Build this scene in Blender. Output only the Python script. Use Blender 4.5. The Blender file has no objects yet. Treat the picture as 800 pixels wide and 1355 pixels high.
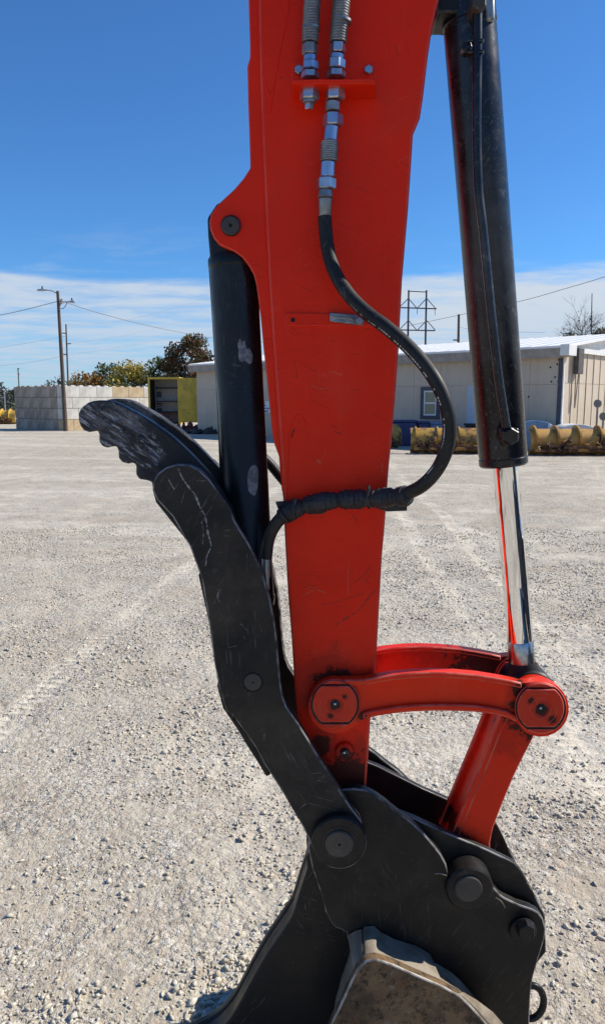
import bpy, bmesh, math, random
import numpy as np
from mathutils import Vector, Matrix
random.seed(7)
rng = np.random.default_rng(11)
S = bpy.context.scene
C = S.collection
R = math.radians

# ------------------------------------------------------------------ camera
F, CX, CY, HC = 979.0, 400.0, 677.5, 1.65
PITCH = math.atan((CY - 530.0) / F)
cam_d = bpy.data.cameras.new('camera')
cam = bpy.data.objects.new('camera', cam_d)
C.objects.link(cam)
cam.location = (0, 0, HC)
cam.rotation_euler = (math.pi / 2 - PITCH, 0, 0)
cam_d.sensor_fit = 'VERTICAL'
cam_d.sensor_height = 36
cam_d.lens = F * 36 / 1355.0
cam_d.clip_start = 0.05
cam_d.clip_end = 6000
S.camera = cam

# ------------------------------------------------------------------ light
SUN_AZ, SUN_EL = R(77), R(39)
W = bpy.data.worlds.new('World')
S.world = W
W.use_nodes = True
nt = W.node_tree
nt.nodes.clear()
def wn(t, **k):
    n = nt.nodes.new(t)
    for a, b in k.items():
        setattr(n, a, b)
    return n
def wl(a, b): nt.links.new(a, b)
out = wn('ShaderNodeOutputWorld'); bg = wn('ShaderNodeBackground')
sky = wn('ShaderNodeTexSky', sky_type='NISHITA', sun_disc=False, sun_elevation=SUN_EL,
         sun_rotation=SUN_AZ, altitude=200, air_density=1.0, dust_density=0.15, ozone_density=3.0)
bg.inputs['Strength'].default_value = 0.087
tint = wn('ShaderNodeMix', data_type='RGBA', blend_type='MULTIPLY')
tint.inputs[0].default_value = 1
tint.inputs[7].default_value = (0.49, 0.93, 1.38, 1)
wl(sky.outputs[0], tint.inputs[6])
tc = wn('ShaderNodeTexCoord'); sep = wn('ShaderNodeSeparateXYZ')
wl(tc.outputs['Generated'], sep.inputs[0])
def wmath(op, a, b=None, c=None):
    n = wn('ShaderNodeMath', operation=op)
    for i, v in enumerate((a, b, c)):
        if v is None: continue
        if isinstance(v, (int, float)): n.inputs[i].default_value = v
        else: wl(v, n.inputs[i])
    return n.outputs[0]
zc = wmath('MAXIMUM', sep.outputs[2], 0.0)
den = wmath('ADD', zc, 0.05)
px_ = wmath('DIVIDE', sep.outputs[0], den); py_ = wmath('DIVIDE', sep.outputs[1], den)
comb = wn('ShaderNodeCombineXYZ'); wl(px_, comb.inputs[0]); wl(py_, comb.inputs[1])
def wnoise(scale, detail, rough, sx, sy, off=0):
    m = wn('ShaderNodeMapping'); m.inputs['Scale'].default_value = (sx, sy, 1); m.inputs['Location'].default_value = (off, off * .7, 0)
    wl(comb.outputs[0], m.inputs[0])
    n = wn('ShaderNodeTexNoise'); n.inputs['Scale'].default_value = scale; n.inputs['Detail'].default_value = detail
    n.inputs['Roughness'].default_value = rough; n.inputs['Distortion'].default_value = .3
    wl(m.outputs[0], n.inputs[0]); return n.outputs[0]
def wramp(v, a, b, c=0.0, d=1.0):
    n = wn('ShaderNodeMapRange', interpolation_type='SMOOTHSTEP')
    n.inputs[1].default_value = a; n.inputs[2].default_value = b; n.inputs[3].default_value = c; n.inputs[4].default_value = d
    wl(v, n.inputs[0]); return n.outputs[0]
nA = wnoise(0.55, 8, .62, 1.0, 1.6)
nB = wnoise(1.5, 9, .62, .8, 1.25, 5.0)
edge = wmath('MULTIPLY_ADD', nA, 0.07, -0.035)
zz = wmath('ADD', sep.outputs[2], edge)
m_el = wramp(zz, 0.160, 0.142)
right = wramp(sep.outputs[0], -0.05, 0.30)
dens = wramp(nB, 0.36, 0.60)
thick = wmath('MULTIPLY_ADD', right, 0.42, 0.38)
d2 = wmath('MULTIPLY_ADD', dens, 0.45, thick)
d2 = wmath('MINIMUM', d2, 0.97)
mask = wmath('MULTIPLY', m_el, d2)
wisp = wmath('MULTIPLY', wramp(nB, .50, .74), wramp(sep.outputs[2], .24, .15))
mask = wmath('MAXIMUM', mask, wmath('MULTIPLY', wisp, .22))
cr = wn('ShaderNodeMix', data_type='RGBA')
wl(wramp(sep.outputs[2], 0.0, 0.14), cr.inputs[0])
cr.inputs[6].default_value = (4.6, 5.7, 7.2, 1)
cr.inputs[7].default_value = (5.9, 6.6, 7.4, 1)
mx = wn('ShaderNodeMix', data_type='RGBA')
wl(mask, mx.inputs[0]); wl(tint.outputs[2], mx.inputs[6]); wl(cr.outputs[2], mx.inputs[7])
wl(mx.outputs[2], bg.inputs[0]); wl(bg.outputs[0], out.inputs[0])

sd = bpy.data.lights.new('sun', 'SUN'); sun = bpy.data.objects.new('sun', sd); C.objects.link(sun)
sd.energy = 4.9; sd.angle = R(0.5); sd.color = (1.0, 0.935, 0.83)
sdir = Vector((math.sin(SUN_AZ) * math.cos(SUN_EL), math.cos(SUN_AZ) * math.cos(SUN_EL), math.sin(SUN_EL)))
sun.rotation_euler = sdir.to_track_quat('Z', 'Y').to_euler()
sun.location = sdir * 60
S.view_settings.view_transform = 'Standard'
S.view_settings.look = 'None'
S.view_settings.exposure = 0.30
S.view_settings.gamma = 1.0

# ------------------------------------------------------------------ rays from photo pixels to places in the world
ct, st = math.cos(PITCH), math.sin(PITCH)
def ray(px, py):
    u, v = (px - CX) / F, (CY - py) / F
    return Vector((u, ct + v * st, -st + v * ct))
def P(px, py, Y):
    d = ray(px, py); t = Y / d.y
    return Vector((d.x * t, Y, HC + d.z * t))
def wrad(px, py, Y, r):
    """size in metres of r photo pixels at that place"""
    d = ray(px, py); return r / F * (Y / d.y)

# ------------------------------------------------------------------ material helpers
class NB:
    def __init__(s, name):
        s.m = bpy.data.materials.new(name); s.m.use_nodes = True; s.t = s.m.node_tree
        s.b = s.t.nodes['Principled BSDF']; s.tc = s.n('ShaderNodeTexCoord')
    def n(s, t, **k):
        x = s.t.nodes.new(t)
        for a, b in k.items(): setattr(x, a, b)
        return x
    def l(s, a, b): s.t.links.new(a, b)
    def put(s, sock, v):
        if v is None: return
        if hasattr(v, 'is_linked') or isinstance(v, bpy.types.NodeSocket): s.l(v, sock)
        elif isinstance(v, (tuple, list)) and len(v) == 3 and sock.type == 'RGBA': sock.default_value = (*v, 1)
        else: sock.default_value = v
    def math(s, op, a, b=None, c=None):
        n = s.n('ShaderNodeMath', operation=op)
        for i, v in enumerate((a, b, c)):
            if v is not None: s.put(n.inputs[i], v)
        return n.outputs[0]
    def noise(s, scale, detail=4, rough=.55, stretch=(1, 1, 1), loc=(0, 0, 0), rot=(0, 0, 0), dist=0, coord='Object'):
        m = s.n('ShaderNodeMapping'); m.inputs['Scale'].default_value = stretch; m.inputs['Location'].default_value = loc
        src = s.tc.outputs[coord]
        if any(rot):
            q = s.n('ShaderNodeMapping'); q.inputs['Rotation'].default_value = rot; s.l(src, q.inputs[0]); src = q.outputs[0]
        s.l(src, m.inputs[0])
        n = s.n('ShaderNodeTexNoise'); n.inputs['Scale'].default_value = scale; n.inputs['Detail'].default_value = detail
        n.inputs['Roughness'].default_value = rough; n.inputs['Distortion'].default_value = dist
        s.l(m.outputs[0], n.inputs[0]); return n.outputs[0]
    def ramp(s, v, a, b, c=0.0, d=1.0):
        n = s.n('ShaderNodeMapRange', interpolation_type='SMOOTHSTEP')
        for i, k in enumerate((v, a, b, c, d)): s.put(n.inputs[i], k)
        return n.outputs[0]
    def mix(s, f, a, b, bt='MIX'):
        n = s.n('ShaderNodeMix', data_type='RGBA', blend_type=bt)
        s.put(n.inputs[0], f); s.put(n.inputs[6], a); s.put(n.inputs[7], b); return n.outputs[2]
    def bump(s, h, strength=.3, dist=.01, prev=None):
        n = s.n('ShaderNodeBump'); n.inputs['Strength'].default_value = strength; n.inputs['Distance'].default_value = dist
        s.l(h, n.inputs['Height'])
        if prev is not None: s.l(prev, n.inputs['Normal'])
        return n.outputs[0]
    def done(s, col=None, rough=None, metal=None, normal=None, spec=None, coat=None):
        s.put(s.b.inputs['Base Color'], col); s.put(s.b.inputs['Roughness'], rough); s.put(s.b.inputs['Metallic'], metal)
        if normal is not None: s.l(normal, s.b.inputs['Normal'])
        if spec is not None: s.put(s.b.inputs['Specular IOR Level'], spec)
        if coat is not None: s.put(s.b.inputs['Coat Weight'], coat)
        return s.m

def simple(name, col, col2=None, rough=.6, metal=0, scale=6, bump=0, bscale=60, bdist=.004, stretch=(1, 1, 1), a=.35, b=.65, spec=None):
    m = NB(name)
    c = m.mix(m.ramp(m.noise(scale, 6, .6, stretch), a, b), col, col2) if col2 else col
    nr = m.bump(m.noise(bscale, 4, .6), bump, bdist) if bump else None
    return m.done(c, rough, metal, nr, spec)

def by_island(name, cols, rough=.8, obj=False, bump=0, bscale=100, bdist=.003, sub=None, spec=.3):
    """colour chosen per leaf / stone (or per object)"""
    m = NB(name)
    r = m.n('ShaderNodeObjectInfo').outputs['Random'] if obj else m.n('ShaderNodeAttribute', attribute_name='tone').outputs['Fac']
    cr = m.n('ShaderNodeValToRGB'); el = cr.color_ramp.elements
    while len(el) < len(cols): el.new(.5)
    for i, c in enumerate(cols):
        el[i].position = i / (len(cols) - 1); el[i].color = (*c, 1)
    m.l(r, cr.inputs[0]); col = cr.outputs[0]
    if sub: col = m.mix(m.ramp(m.noise(sub[0], 6, .65, sub[2] if len(sub) > 2 else (1, 1, 1)), .4, .68), col, sub[1])
    nr = m.bump(m.noise(bscale, 5, .65), bump, bdist) if bump else None
    return m.done(col, rough, 0, nr, spec)

# ------------------------------------------------------------------ mesh helpers
ORI = {}
def thing(name, label, cat, loc=(0, 0, 0), rz=0, group=None):
    o = bpy.data.objects.new(name, None); C.objects.link(o)
    o.empty_display_size = .2
    o.location = loc; o.rotation_euler = (0, 0, rz); o['label'] = label; o['category'] = cat
    if group: o['group'] = group
    return o
def tag(o, label, cat, group=None):
    o['label'] = label; o['category'] = cat
    if group: o['group'] = group
    return o
def link(name, me, mat, parent=None, smooth=None):
    o = bpy.data.objects.new(name, me); C.objects.link(o)
    if mat is not None and not me.materials: me.materials.append(mat)
    if parent is not None: o.parent = parent
    if smooth is not None:
        me.polygons.foreach_set('use_smooth', [True] * len(me.polygons))
        me.set_sharp_from_angle(angle=R(smooth))
    return o
def from_bm(name, bm, mat, parent=None, smooth=None):
    bmesh.ops.recalc_face_normals(bm, faces=bm.faces)
    me = bpy.data.meshes.new(name); bm.to_mesh(me); bm.free()
    return link(name, me, mat, parent, smooth)
def bevel(o, w, seg=2, ang=40):
    m = o.modifiers.new('bevel', 'BEVEL'); m.width = w; m.segments = seg; m.limit_method = 'ANGLE'; m.angle_limit = R(ang); m.harden_normals = False
    return o
def chaikin(pts, n=1, closed=True, k=.25):
    for _ in range(n):
        q = []
        L = len(pts)
        rng_ = range(L) if closed else range(L - 1)
        if not closed: q.append(pts[0])
        for i in rng_:
            a, b = pts[i], pts[(i + 1) % L]
            q.append(tuple(a[j] * (1 - k) + b[j] * k for j in range(len(a))))
            q.append(tuple(a[j] * k + b[j] * (1 - k) for j in range(len(a))))
        if not closed: q.append(pts[-1])
        pts = q
    return pts
def add_box(bm, x0, x1, y0, y1, z0, z1):
    v = [bm.verts.new(p) for p in ((x0, y0, z0), (x1, y0, z0), (x1, y1, z0), (x0, y1, z0), (x0, y0, z1), (x1, y0, z1), (x1, y1, z1), (x0, y1, z1))]
    for f in ((0, 3, 2, 1), (4, 5, 6, 7), (0, 1, 5, 4), (1, 2, 6, 5), (2, 3, 7, 6), (3, 0, 4, 7)): bm.faces.new([v[i] for i in f])
def box(name, x0, x1, y0, y1, z0, z1, mat, parent, bw=0):
    bm = bmesh.new(); add_box(bm, x0, x1, y0, y1, z0, z1); o = from_bm(name, bm, mat, parent)
    if bw: bevel(o, bw, 2)
    return o
def add_prism(bm, pts, y0, y1):
    """pts: (x, z) outline"""
    a = [bm.verts.new((p[0], y0, p[1])) for p in pts]; b = [bm.verts.new((p[0], y1, p[1])) for p in pts]
    bm.faces.new(a); bm.faces.new(b[::-1])
    n = len(pts)
    for i in range(n): bm.faces.new((a[i], b[i], b[(i + 1) % n], a[(i + 1) % n]))
def spline(pts, sub=6):
    """Catmull-Rom through the points"""
    p = [Vector(q) for q in pts]; p = [p[0] * 2 - p[1]] + p + [p[-1] * 2 - p[-2]]
    o = []
    for i in range(1, len(p) - 2):
        for s in range(sub):
            t = s / sub
            o.append(.5 * ((2 * p[i]) + (p[i + 1] - p[i - 1]) * t + (2 * p[i - 1] - 5 * p[i] + 4 * p[i + 1] - p[i + 2]) * t * t + (3 * p[i] - p[i - 1] - 3 * p[i + 1] + p[i + 2]) * t ** 3))
    o.append(p[-2]); return o
def add_tube(bm, pts, r, n=10, caps=True):
    pts = [Vector(p) for p in pts]; L = len(pts)
    rs = r if isinstance(r, (list, tuple)) else [r] * L
    t0 = (pts[1] - pts[0]).normalized()
    up = Vector((0, 0, 1)) if abs(t0.z) < .9 else Vector((0, 1, 0))
    nx = t0.cross(up).normalized(); rings = []
    for i in range(L):
        t = (pts[min(i + 1, L - 1)] - pts[max(i - 1, 0)]).normalized()
        nx = (nx - t * nx.dot(t)).normalized(); ny = t.cross(nx)
        rings.append([bm.verts.new(pts[i] + (nx * math.cos(a) + ny * math.sin(a)) * rs[i]) for a in [2 * math.pi * k / n for k in range(n)]])
    for i in range(L - 1):
        for k in range(n): bm.faces.new((rings[i][k], rings[i][(k + 1) % n], rings[i + 1][(k + 1) % n], rings[i + 1][k]))
    if caps: bm.faces.new(rings[0][::-1]); bm.faces.new(rings[-1])
def tube(name, pts, r, mat, parent, n=10, smooth=40):
    bm = bmesh.new(); add_tube(bm, pts, r, n); return from_bm(name, bm, mat, parent, smooth)
def add_lathe(bm, p0, p1, prof, n=24, rot=0):
    """prof: (t along p0-p1 in 0..1 , radius)"""
    p0, p1 = Vector(p0), Vector(p1); ax = (p1 - p0); d = ax.normalized()
    up = Vector((0, 1, 0)) if abs(d.y) < .9 else Vector((1, 0, 0))
    nx = d.cross(up).normalized(); ny = d.cross(nx); rings = []
    for t, r in prof:
        rings.append([bm.verts.new(p0 + ax * t + (nx * math.cos(a) + ny * math.sin(a)) * max(r, 1e-5)) for a in [2 * math.pi * k / n + rot for k in range(n)]])
    for i in range(len(rings) - 1):
        for k in range(n): bm.faces.new((rings[i][k], rings[i][(k + 1) % n], rings[i + 1][(k + 1) % n], rings[i + 1][k]))
    bm.faces.new(rings[0][::-1]); bm.faces.new(rings[-1])
def lathe(name, p0, p1, prof, mat, parent, n=24, smooth=35, rot=0):
    bm = bmesh.new(); add_lathe(bm, p0, p1, prof, n, rot); return from_bm(name, bm, mat, parent, smooth)
def copy_tree(o, parent=None):
    c = o.copy(); C.objects.link(c); c.parent = parent
    for ch in list(o.children): copy_tree(ch, c)
    return c

# ------------------------------------------------------------------ numpy value noise
def vnoise(x, y, seed=0):
    ix = np.floor(x).astype(np.int64); iy = np.floor(y).astype(np.int64); fx = x - ix; fy = y - iy
    fx = fx * fx * (3 - 2 * fx); fy = fy * fy * (3 - 2 * fy)
    def h(a, b):
        n = (a * 374761393 + b * 668265263 + seed * 974634777) & 0xffffffff
        n = ((n ^ (n >> 13)) * 1274126177) & 0xffffffff
        return ((n ^ (n >> 16)) & 0xffff) / 65535.0
    return (h(ix, iy) * (1 - fx) + h(ix + 1, iy) * fx) * (1 - fy) + (h(ix, iy + 1) * (1 - fx) + h(ix + 1, iy + 1) * fx) * fy

def tracks(x, y):
    """signed depth of wheel and crawler marks pressed into the gravel"""
    z = np.zeros_like(x)
    for cx, k, w, ph in ((1.28, .02, .13, 0), (1.78, .03, .13, .4), (-1.55, .10, .12, 1.0), (2.6, .30, .14, 1.5)):
        d = np.abs(x - (cx + k * (y - 3) + .05 * np.sin(y * .7 + ph)))
        m = np.clip(1 - d / w, 0, 1); m = m * m * (3 - 2 * m)
        z -= .006 * np.minimum(m * 1.6, 1) +   .0075 * m * np.sin(y * 2 * math.pi / .075 + ph)
    for cx, cy, r0, w, dp in ((9.5, 15.5, 9.6, .26, .004), (9.5, 15.5, 11.3, .28, .004), (-7, 19, 12.4, .30, .0035), (-7, 19, 14.2, .30, .0035), (14, 2, 12.6, .22, .004), (14, 2, 14.3, .22, .004), (-16, -4, 17.6, .24, .004), (4.5, 9.6, 2.4, .24, .004)):
        d = np.abs(np.hypot(x - cx, y - cy) - r0 + .10 * np.sin(x * 1.1 + y * .7))
        m = np.clip(1 - d / w, 0, 1); m = m * m * (3 - 2 * m)
        z -= dp * m * (.45 + .55 * np.sin(x * .8 + r0) * np.sin(y * .5 + 1))
    return z
def ground_h(x, y):
    r = np.hypot(x, y)
    f = np.clip(1.6 - r / 18.0, 0, 1)
    z = .020 * (vnoise(x / .9, y / .9, 1) - .5) + .012 * (vnoise(x / .31, y / .31, 2) - .5)
    det = vnoise(x / .5 + 9, y / .5, 9)
    k = .55 + .9 * np.clip((det - .35) * 2.2, 0, 1)
    z = z + k * (.0075 * (vnoise(x / .085, y / .085, 3) - .5) + .0050 * (vnoise(x / .037, y / .037, 4) - .5))
    z = z + tracks(x, y)
    return z * f

# ================================================================== SETTING
# ---- ground
def ground_material():
    m = NB('gravel_ground')
    big = m.noise(.22, 5, .6); mid = m.noise(1.3, 6, .62); fine = m.noise(38, 6, .7)
    band = m.noise(.35, 5, .6, (.35, 1.7, 1), (3, 1, 0), (0, 0, R(8)))
    c = m.mix(m.ramp(big, .38, .62), (.50, .445, .340), (.59, .53, .415))
    c = m.mix(m.ramp(mid, .45, .66, 0, .8), c, (.45, .375, .275))
    c = m.mix(m.ramp(band, .50, .60, 0, .75), c, (.70, .635, .505))
    at = m.n('ShaderNodeAttribute', attribute_name='packed'); c = m.mix(m.math('MULTIPLY', at.outputs['Fac'], .9), c, (.74, .68, .55))
    # crushed stone: every grain its own tone and its own facet height
    hs = None; w = m.noise(60, 3, .6)
    dm = m.ramp(m.noise(2.6, 7, .7, loc=(7, 1, 0)), .34, .60, .15, 1.0)
    dm = m.math('MULTIPLY', dm, m.math('SUBTRACT', 1.0, m.math('MULTIPLY', at.outputs['Fac'], .85)))
    for sc, f, d in ((85, .62, .010), (190, .55, .005), (34, .35, .02)):
        ad = m.n('ShaderNodeVectorMath', operation='MULTIPLY_ADD'); m.l(m.tc.outputs['Object'], ad.inputs[0]); ad.inputs[1].default_value = (1, 1, 1)
        m.l(w, ad.inputs[2])
        v = m.n('ShaderNodeTexVoronoi'); v.inputs['Scale'].default_value = sc; v.inputs['Randomness'].default_value = 1
        m.l(m.tc.outputs['Object'], v.inputs['Vector'])
        sx = m.n('ShaderNodeSeparateColor'); m.l(v.outputs['Color'], sx.inputs[0])
        k = sx.outputs[0]
        f2 = m.math('MULTIPLY', dm, f)
        c = m.mix(m.ramp(k, .0, .26, f2, 0), c, (.20, .17, .135))
        c = m.mix(m.ramp(k, .60, 1.0, 0, f2), c, (.80, .755, .66))
        c = m.mix(m.ramp(sx.outputs[1], .8, 1.0, 0, f * .6), c, (.50, .36, .26))
        h = m.math('SUBTRACT', m.math('MULTIPLY', sx.outputs[2], .8), m.math('MULTIPLY', v.outputs['Distance'], .9))
        hs = m.bump(m.math('MULTIPLY', h, m.math('MULTIPLY_ADD', dm, .9, .1)), .65, d, hs)
    far = m.noise(6.5, 6, .75)
    c = m.mix(m.ramp(far, .30, .47, .32, 0), c, (.25, .22, .185))
    hs = m.bump(far, .5, .03, hs); hs = m.bump(fine, .6, .010, hs)
    return m.done(c, .95, 0, hs, .12)
def build_ground():
    rr = [0.0, .7]
    while rr[-1] < 16: rr.append(rr[-1] * 1.0045)
    while rr[-1] < 3200: rr.append(rr[-1] * 1.08)
    rr = np.array(rr)
    th = list(np.arange(-34, 34, .19)) + list(np.arange(34, 326, 6.0))
    th = np.radians(np.array(th))
    Rg, Tg = np.meshgrid(rr[1:], th, indexing='ij')
    x = Rg * np.sin(Tg); y = Rg * np.cos(Tg); z = ground_h(x, y)
    n, k = x.shape
    v = np.stack([x, y, z], -1).reshape(-1, 3)
    v = np.vstack([v, [[0, 0, 0]]])
    i = np.arange(n - 1)[:, None] * k + np.arange(k)[None]
    j = np.arange(n - 1)[:, None] * k + (np.arange(k)[None] + 1) % k
    q = np.stack([i, j, j + k, i + k], -1).reshape(-1, 4)[:, ::-1]
    tri = np.stack([np.full(k, n * k), (np.arange(k) + 1) % k, np.arange(k)], -1)[:, ::-1]
    me = bpy.data.meshes.new('ground')
    me.vertices.add(len(v)); me.vertices.foreach_set('co', v.astype(np.float32).ravel())
    nl = q.size + tri.size
    me.loops.add(nl); me.loops.foreach_set('vertex_index', np.concatenate([q.ravel(), tri.ravel()]).astype(np.int32))
    me.polygons.add(len(q) + len(tri))
    starts = np.concatenate([np.arange(len(q)) * 4, q.size + np.arange(len(tri)) * 3]).astype(np.int32)
    me.polygons.foreach_set('loop_start', starts)
    me.polygons.foreach_set('use_smooth', np.ones(len(starts), dtype=bool))
    me.update(calc_edges=True); me.validate()
    tk = np.clip(-tracks(v[:, 0], v[:, 1]) / .008, 0, 1) * np.clip(1.5 - np.hypot(v[:, 0], v[:, 1]) / 20, 0, 1)
    tk = tk * (.30 + 1.2 * vnoise(v[:, 0] / .35, v[:, 1] / .35, 31) * vnoise(v[:, 0] / .08, v[:, 1] / .08, 32) * 1.5)
    at = me.attributes.new('packed', 'FLOAT', 'POINT'); at.data.foreach_set('value', np.clip(tk, 0, 1).astype(np.float32))
    o = link('ground', me, ground_material()); o['kind'] = 'structure'; return o
build_ground()

# ---- loose stones on the ground
def mesh_tris(name, v, f, mat, smooth=False, tone=None):
    me = bpy.data.meshes.new(name)
    me.vertices.add(len(v)); me.vertices.foreach_set('co', v.astype(np.float32).ravel())
    k = f.shape[1]
    me.loops.add(f.size); me.loops.foreach_set('vertex_index', f.ravel().astype(np.int32))
    me.polygons.add(len(f)); me.polygons.foreach_set('loop_start', (np.arange(len(f)) * k).astype(np.int32))
    if smooth: me.polygons.foreach_set('use_smooth', np.ones(len(f), dtype=bool))
    me.update(calc_edges=True); me.validate()
    if tone is not None:
        at = me.attributes.new('tone', 'FLOAT', 'POINT'); at.data.foreach_set('value', tone.astype(np.float32))
    if mat: me.materials.append(mat)
    return me
def build_stones():
    def base(kind):
        bm = bmesh.new()
        if kind: bmesh.ops.create_icosphere(bm, subdivisions=1, radius=1)
        else:
            v = [bm.verts.new(p) for p in ((1, 0, 0), (-1, 0, 0), (0, 1, 0), (0, -1, 0), (0, 0, 1), (0, 0, -1))]
            for f in ((0, 2, 4), (2, 1, 4), (1, 3, 4), (3, 0, 4), (2, 0, 5), (1, 2, 5), (3, 1, 5), (0, 3, 5)): bm.faces.new([v[k] for k in f])
        bv = np.array([v.co[:] for v in bm.verts]); bf = np.array([[v.index for v in f.verts] for f in bm.faces]); bm.free(); return bv, bf
    mt = by_island('limestone', [(.43, .38, .285), (.55, .495, .385), (.66, .605, .485), (.58, .525, .41), (.74, .695, .575), (.50, .405, .305)], .9, bump=.5, bscale=300, bdist=.0015, sub=(160, (.46, .42, .35)), spec=.15)
    V, Fc, Tn, base_i = [], [], [], 0
    for kind, N, smin, smax, pw, near, pe in ((0, 150000, .0019, .0060, 2.2, 1.3, .35), (1, 42000, .0034, .0098, 2.9, 1.2, .8)):
        bv, bf = base(kind); M = int(N * 1.9)
        u = rng.random(M); rm = 15 if kind == 0 else 10
        r = (near ** pe + u * (rm ** pe - near ** pe)) ** (1 / pe); th = np.radians((rng.random(M) - .5) * 76)
        x = r * np.sin(th); y = r * np.cos(th)
        den = vnoise(x / .55, y / .55, 21) * .55 + vnoise(x / .15, y / .15, 22) * .45
        tr = tracks(x, y) < -.004
        keep = rng.random(M) < np.clip((den - (.25 if kind == 0 else .36)) * 3.0, .06, 1) * np.where(tr, .3, 1)
        x, y, r, den = x[keep][:N], y[keep][:N], r[keep][:N], den[keep][:N]; n = len(x)
        s = np.minimum(smin * (1 - rng.random(n)) ** (-1 / pw), smax) * (.8 + .4 * den)
        s = np.maximum(s, r * .0009)
        z = ground_h(x, y)
        v = bv[None] * (1 + (rng.random((n, len(bv), 1)) - .5) * (.9 if kind == 0 else .8)) + (rng.random((n, len(bv), 3)) - .5) * .62
        ax = np.stack([.8 + .9 * rng.random(n), .55 + .5 * rng.random(n), .4 + .5 * rng.random(n)], -1)
        v = v * ax[:, None, :] * s[:, None, None]
        a = rng.random(n) * 6.283; ca, sa = np.cos(a)[:, None], np.sin(a)[:, None]
        t = (rng.random(n) - .5) * 1.6; ctt, stt = np.cos(t)[:, None], np.sin(t)[:, None]
        y1 = v[..., 1] * ctt - v[..., 2] * stt; z1 = v[..., 1] * stt + v[..., 2] * ctt
        X = v[..., 0] * ca - y1 * sa; Y = v[..., 0] * sa + y1 * ca
        Tn.append(np.repeat(rng.random(n), len(bv)))
        V.append(np.stack([X + x[:, None], Y + y[:, None], z1 + (z + s * (.28 if kind == 0 else .42))[:, None]], -1).reshape(-1, 3))
        Fc.append((bf[None] + (np.arange(n) * len(bv))[:, None, None]).reshape(-1, 3) + base_i); base_i += n * len(bv)
    o = link('gravel', mesh_tris('gravel', np.vstack(V), np.vstack(Fc), mt, tone=np.concatenate(Tn)), None); o['kind'] = 'stuff'
    tag(o, 'loose pale limestone gravel lying over the dusty yard', 'gravel')
build_stones()

# ---- trees
def leaf_quads(cent, rad, n, size, flat=.8):
    """n leaf faces scattered in clumps"""
    cent = np.array(cent); rad = np.array(rad); w = rad ** 2; w = w / w.sum()
    idx = rng.choice(len(cent), n, p=w)
    d = rng.normal(size=(n, 3)); d /= np.linalg.norm(d, axis=1)[:, None]
    rr = rng.random(n) ** .45
    p = cent[idx] + d * (rr * rad[idx])[:, None] * np.array([1, 1, flat])
    a = rng.normal(size=(n, 3)); a /= np.linalg.norm(a, axis=1)[:, None]
    b = rng.normal(size=(n, 3)); b -= a * (a * b).sum(1)[:, None]; b /= np.linalg.norm(b, axis=1)[:, None]
    s = size * (.55 + .9 * rng.random(n))[:, None]
    q = np.stack([p - a * s, p + b * s * .55, p + a * s, p - b * s * .55], 1).reshape(-1, 3)
    f = np.arange(n * 4).reshape(-1, 4)
    return q, f
def rnd(a, b): return random.uniform(a, b)
bark = simple('bark', (.09, .07, .055), (.16, .13, .105), .9, scale=9, bump=.5, bscale=30, bdist=.02)
def tree(name, label, cat, loc, h, w, mat, nclump=22, nleaf=2600, leaf=.17, trunk=.25, low=.25, group=None, cr=.30, top=1.0):
    t = thing(name, label, cat, loc, rnd(0, 6), group)
    base = h * low; cent, rad = [], []
    for i in range(nclump):
        u = rnd(0, 1); a = rnd(0, 2 * math.pi)
        prof = math.sin(math.pi * min(.97, (.18 + .74 * u))) ** .7
        rr = w * .5 * prof * math.sqrt(rnd(.15, 1)) * .85
        cent.append((rr * math.cos(a), rr * math.sin(a), base + (h - base) * (u * .86 + .04) * top)); rad.append(w * cr * rnd(.55, 1.0) * (1.1 - .35 * u))
    q, f = leaf_quads(cent, rad, nleaf, leaf)
    link('crown', mesh_tris('crown', q, f, mat, tone=np.repeat(rng.random(len(f)), 4)), None, t)
    bm = bmesh.new()
    add_tube(bm, [(0, 0, -.1), (rnd(-.1, .1), rnd(-.1, .1), h * .35), (rnd(-.2, .2), rnd(-.2, .2), h * .7)], [trunk, trunk * .7, trunk * .3], 8)
    for c in cent[:14]:
        z0 = min(c[2] * .6, h * .6)
        add_tube(bm, [(0, 0, z0), (c[0] * .5, c[1] * .5, (z0 + c[2]) * .5 + .1), c], [trunk * .35, trunk * .2, trunk * .06], 5)
    from_bm('trunk', bm, bark, t, 60); return t
L_dark = by_island('leaves_dark_red', [(.035, .048, .020), (.07, .075, .026), (.14, .065, .028), (.05, .065, .024), (.22, .08, .035), (.026, .040, .018)])
L_green = by_island('leaves_green', [(.045, .07, .025), (.095, .12, .038), (.17, .17, .05), (.06, .085, .03)])
L_yellow = by_island('leaves_yellow', [(.34, .28, .045), (.46, .34, .06), (.18, .19, .045), (.52, .37, .07), (.09, .11, .03)])
L_orange = by_island('leaves_orange', [(.42, .19, .045), (.30, .17, .045), (.13, .11, .035), (.50, .26, .07)])
L_grey = by_island('leaves_grey', [(.055, .075, .065), (.085, .105, .085), (.10, .10, .075), (.05, .065, .06)])
def at_d(px, Y): return (P(px, 530, Y).x, Y, 0)
def hz(py, Y): return P(400, py, Y).z
tree('maple_tree', 'large rounded tree with dark rust tinged leaves behind the open truck box', 'tree', at_d(250, 60), hz(439, 60), 5.9, L_dark, 44, 15000, .12, .3, .05, cr=.25)
tree('young_tree', 'small dark green tree just left of the large rust tinged tree', 'tree', at_d(216, 62), hz(472, 62), 3.8, L_green, 20, 4500, .12, .16, .05)
tree('yellow_bush', 'broad yellow green autumn bush behind the block wall', 'bush', at_d(180, 61), hz(481, 61), 5.2, L_yellow, 26, 7500, .12, .12, .05)
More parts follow.
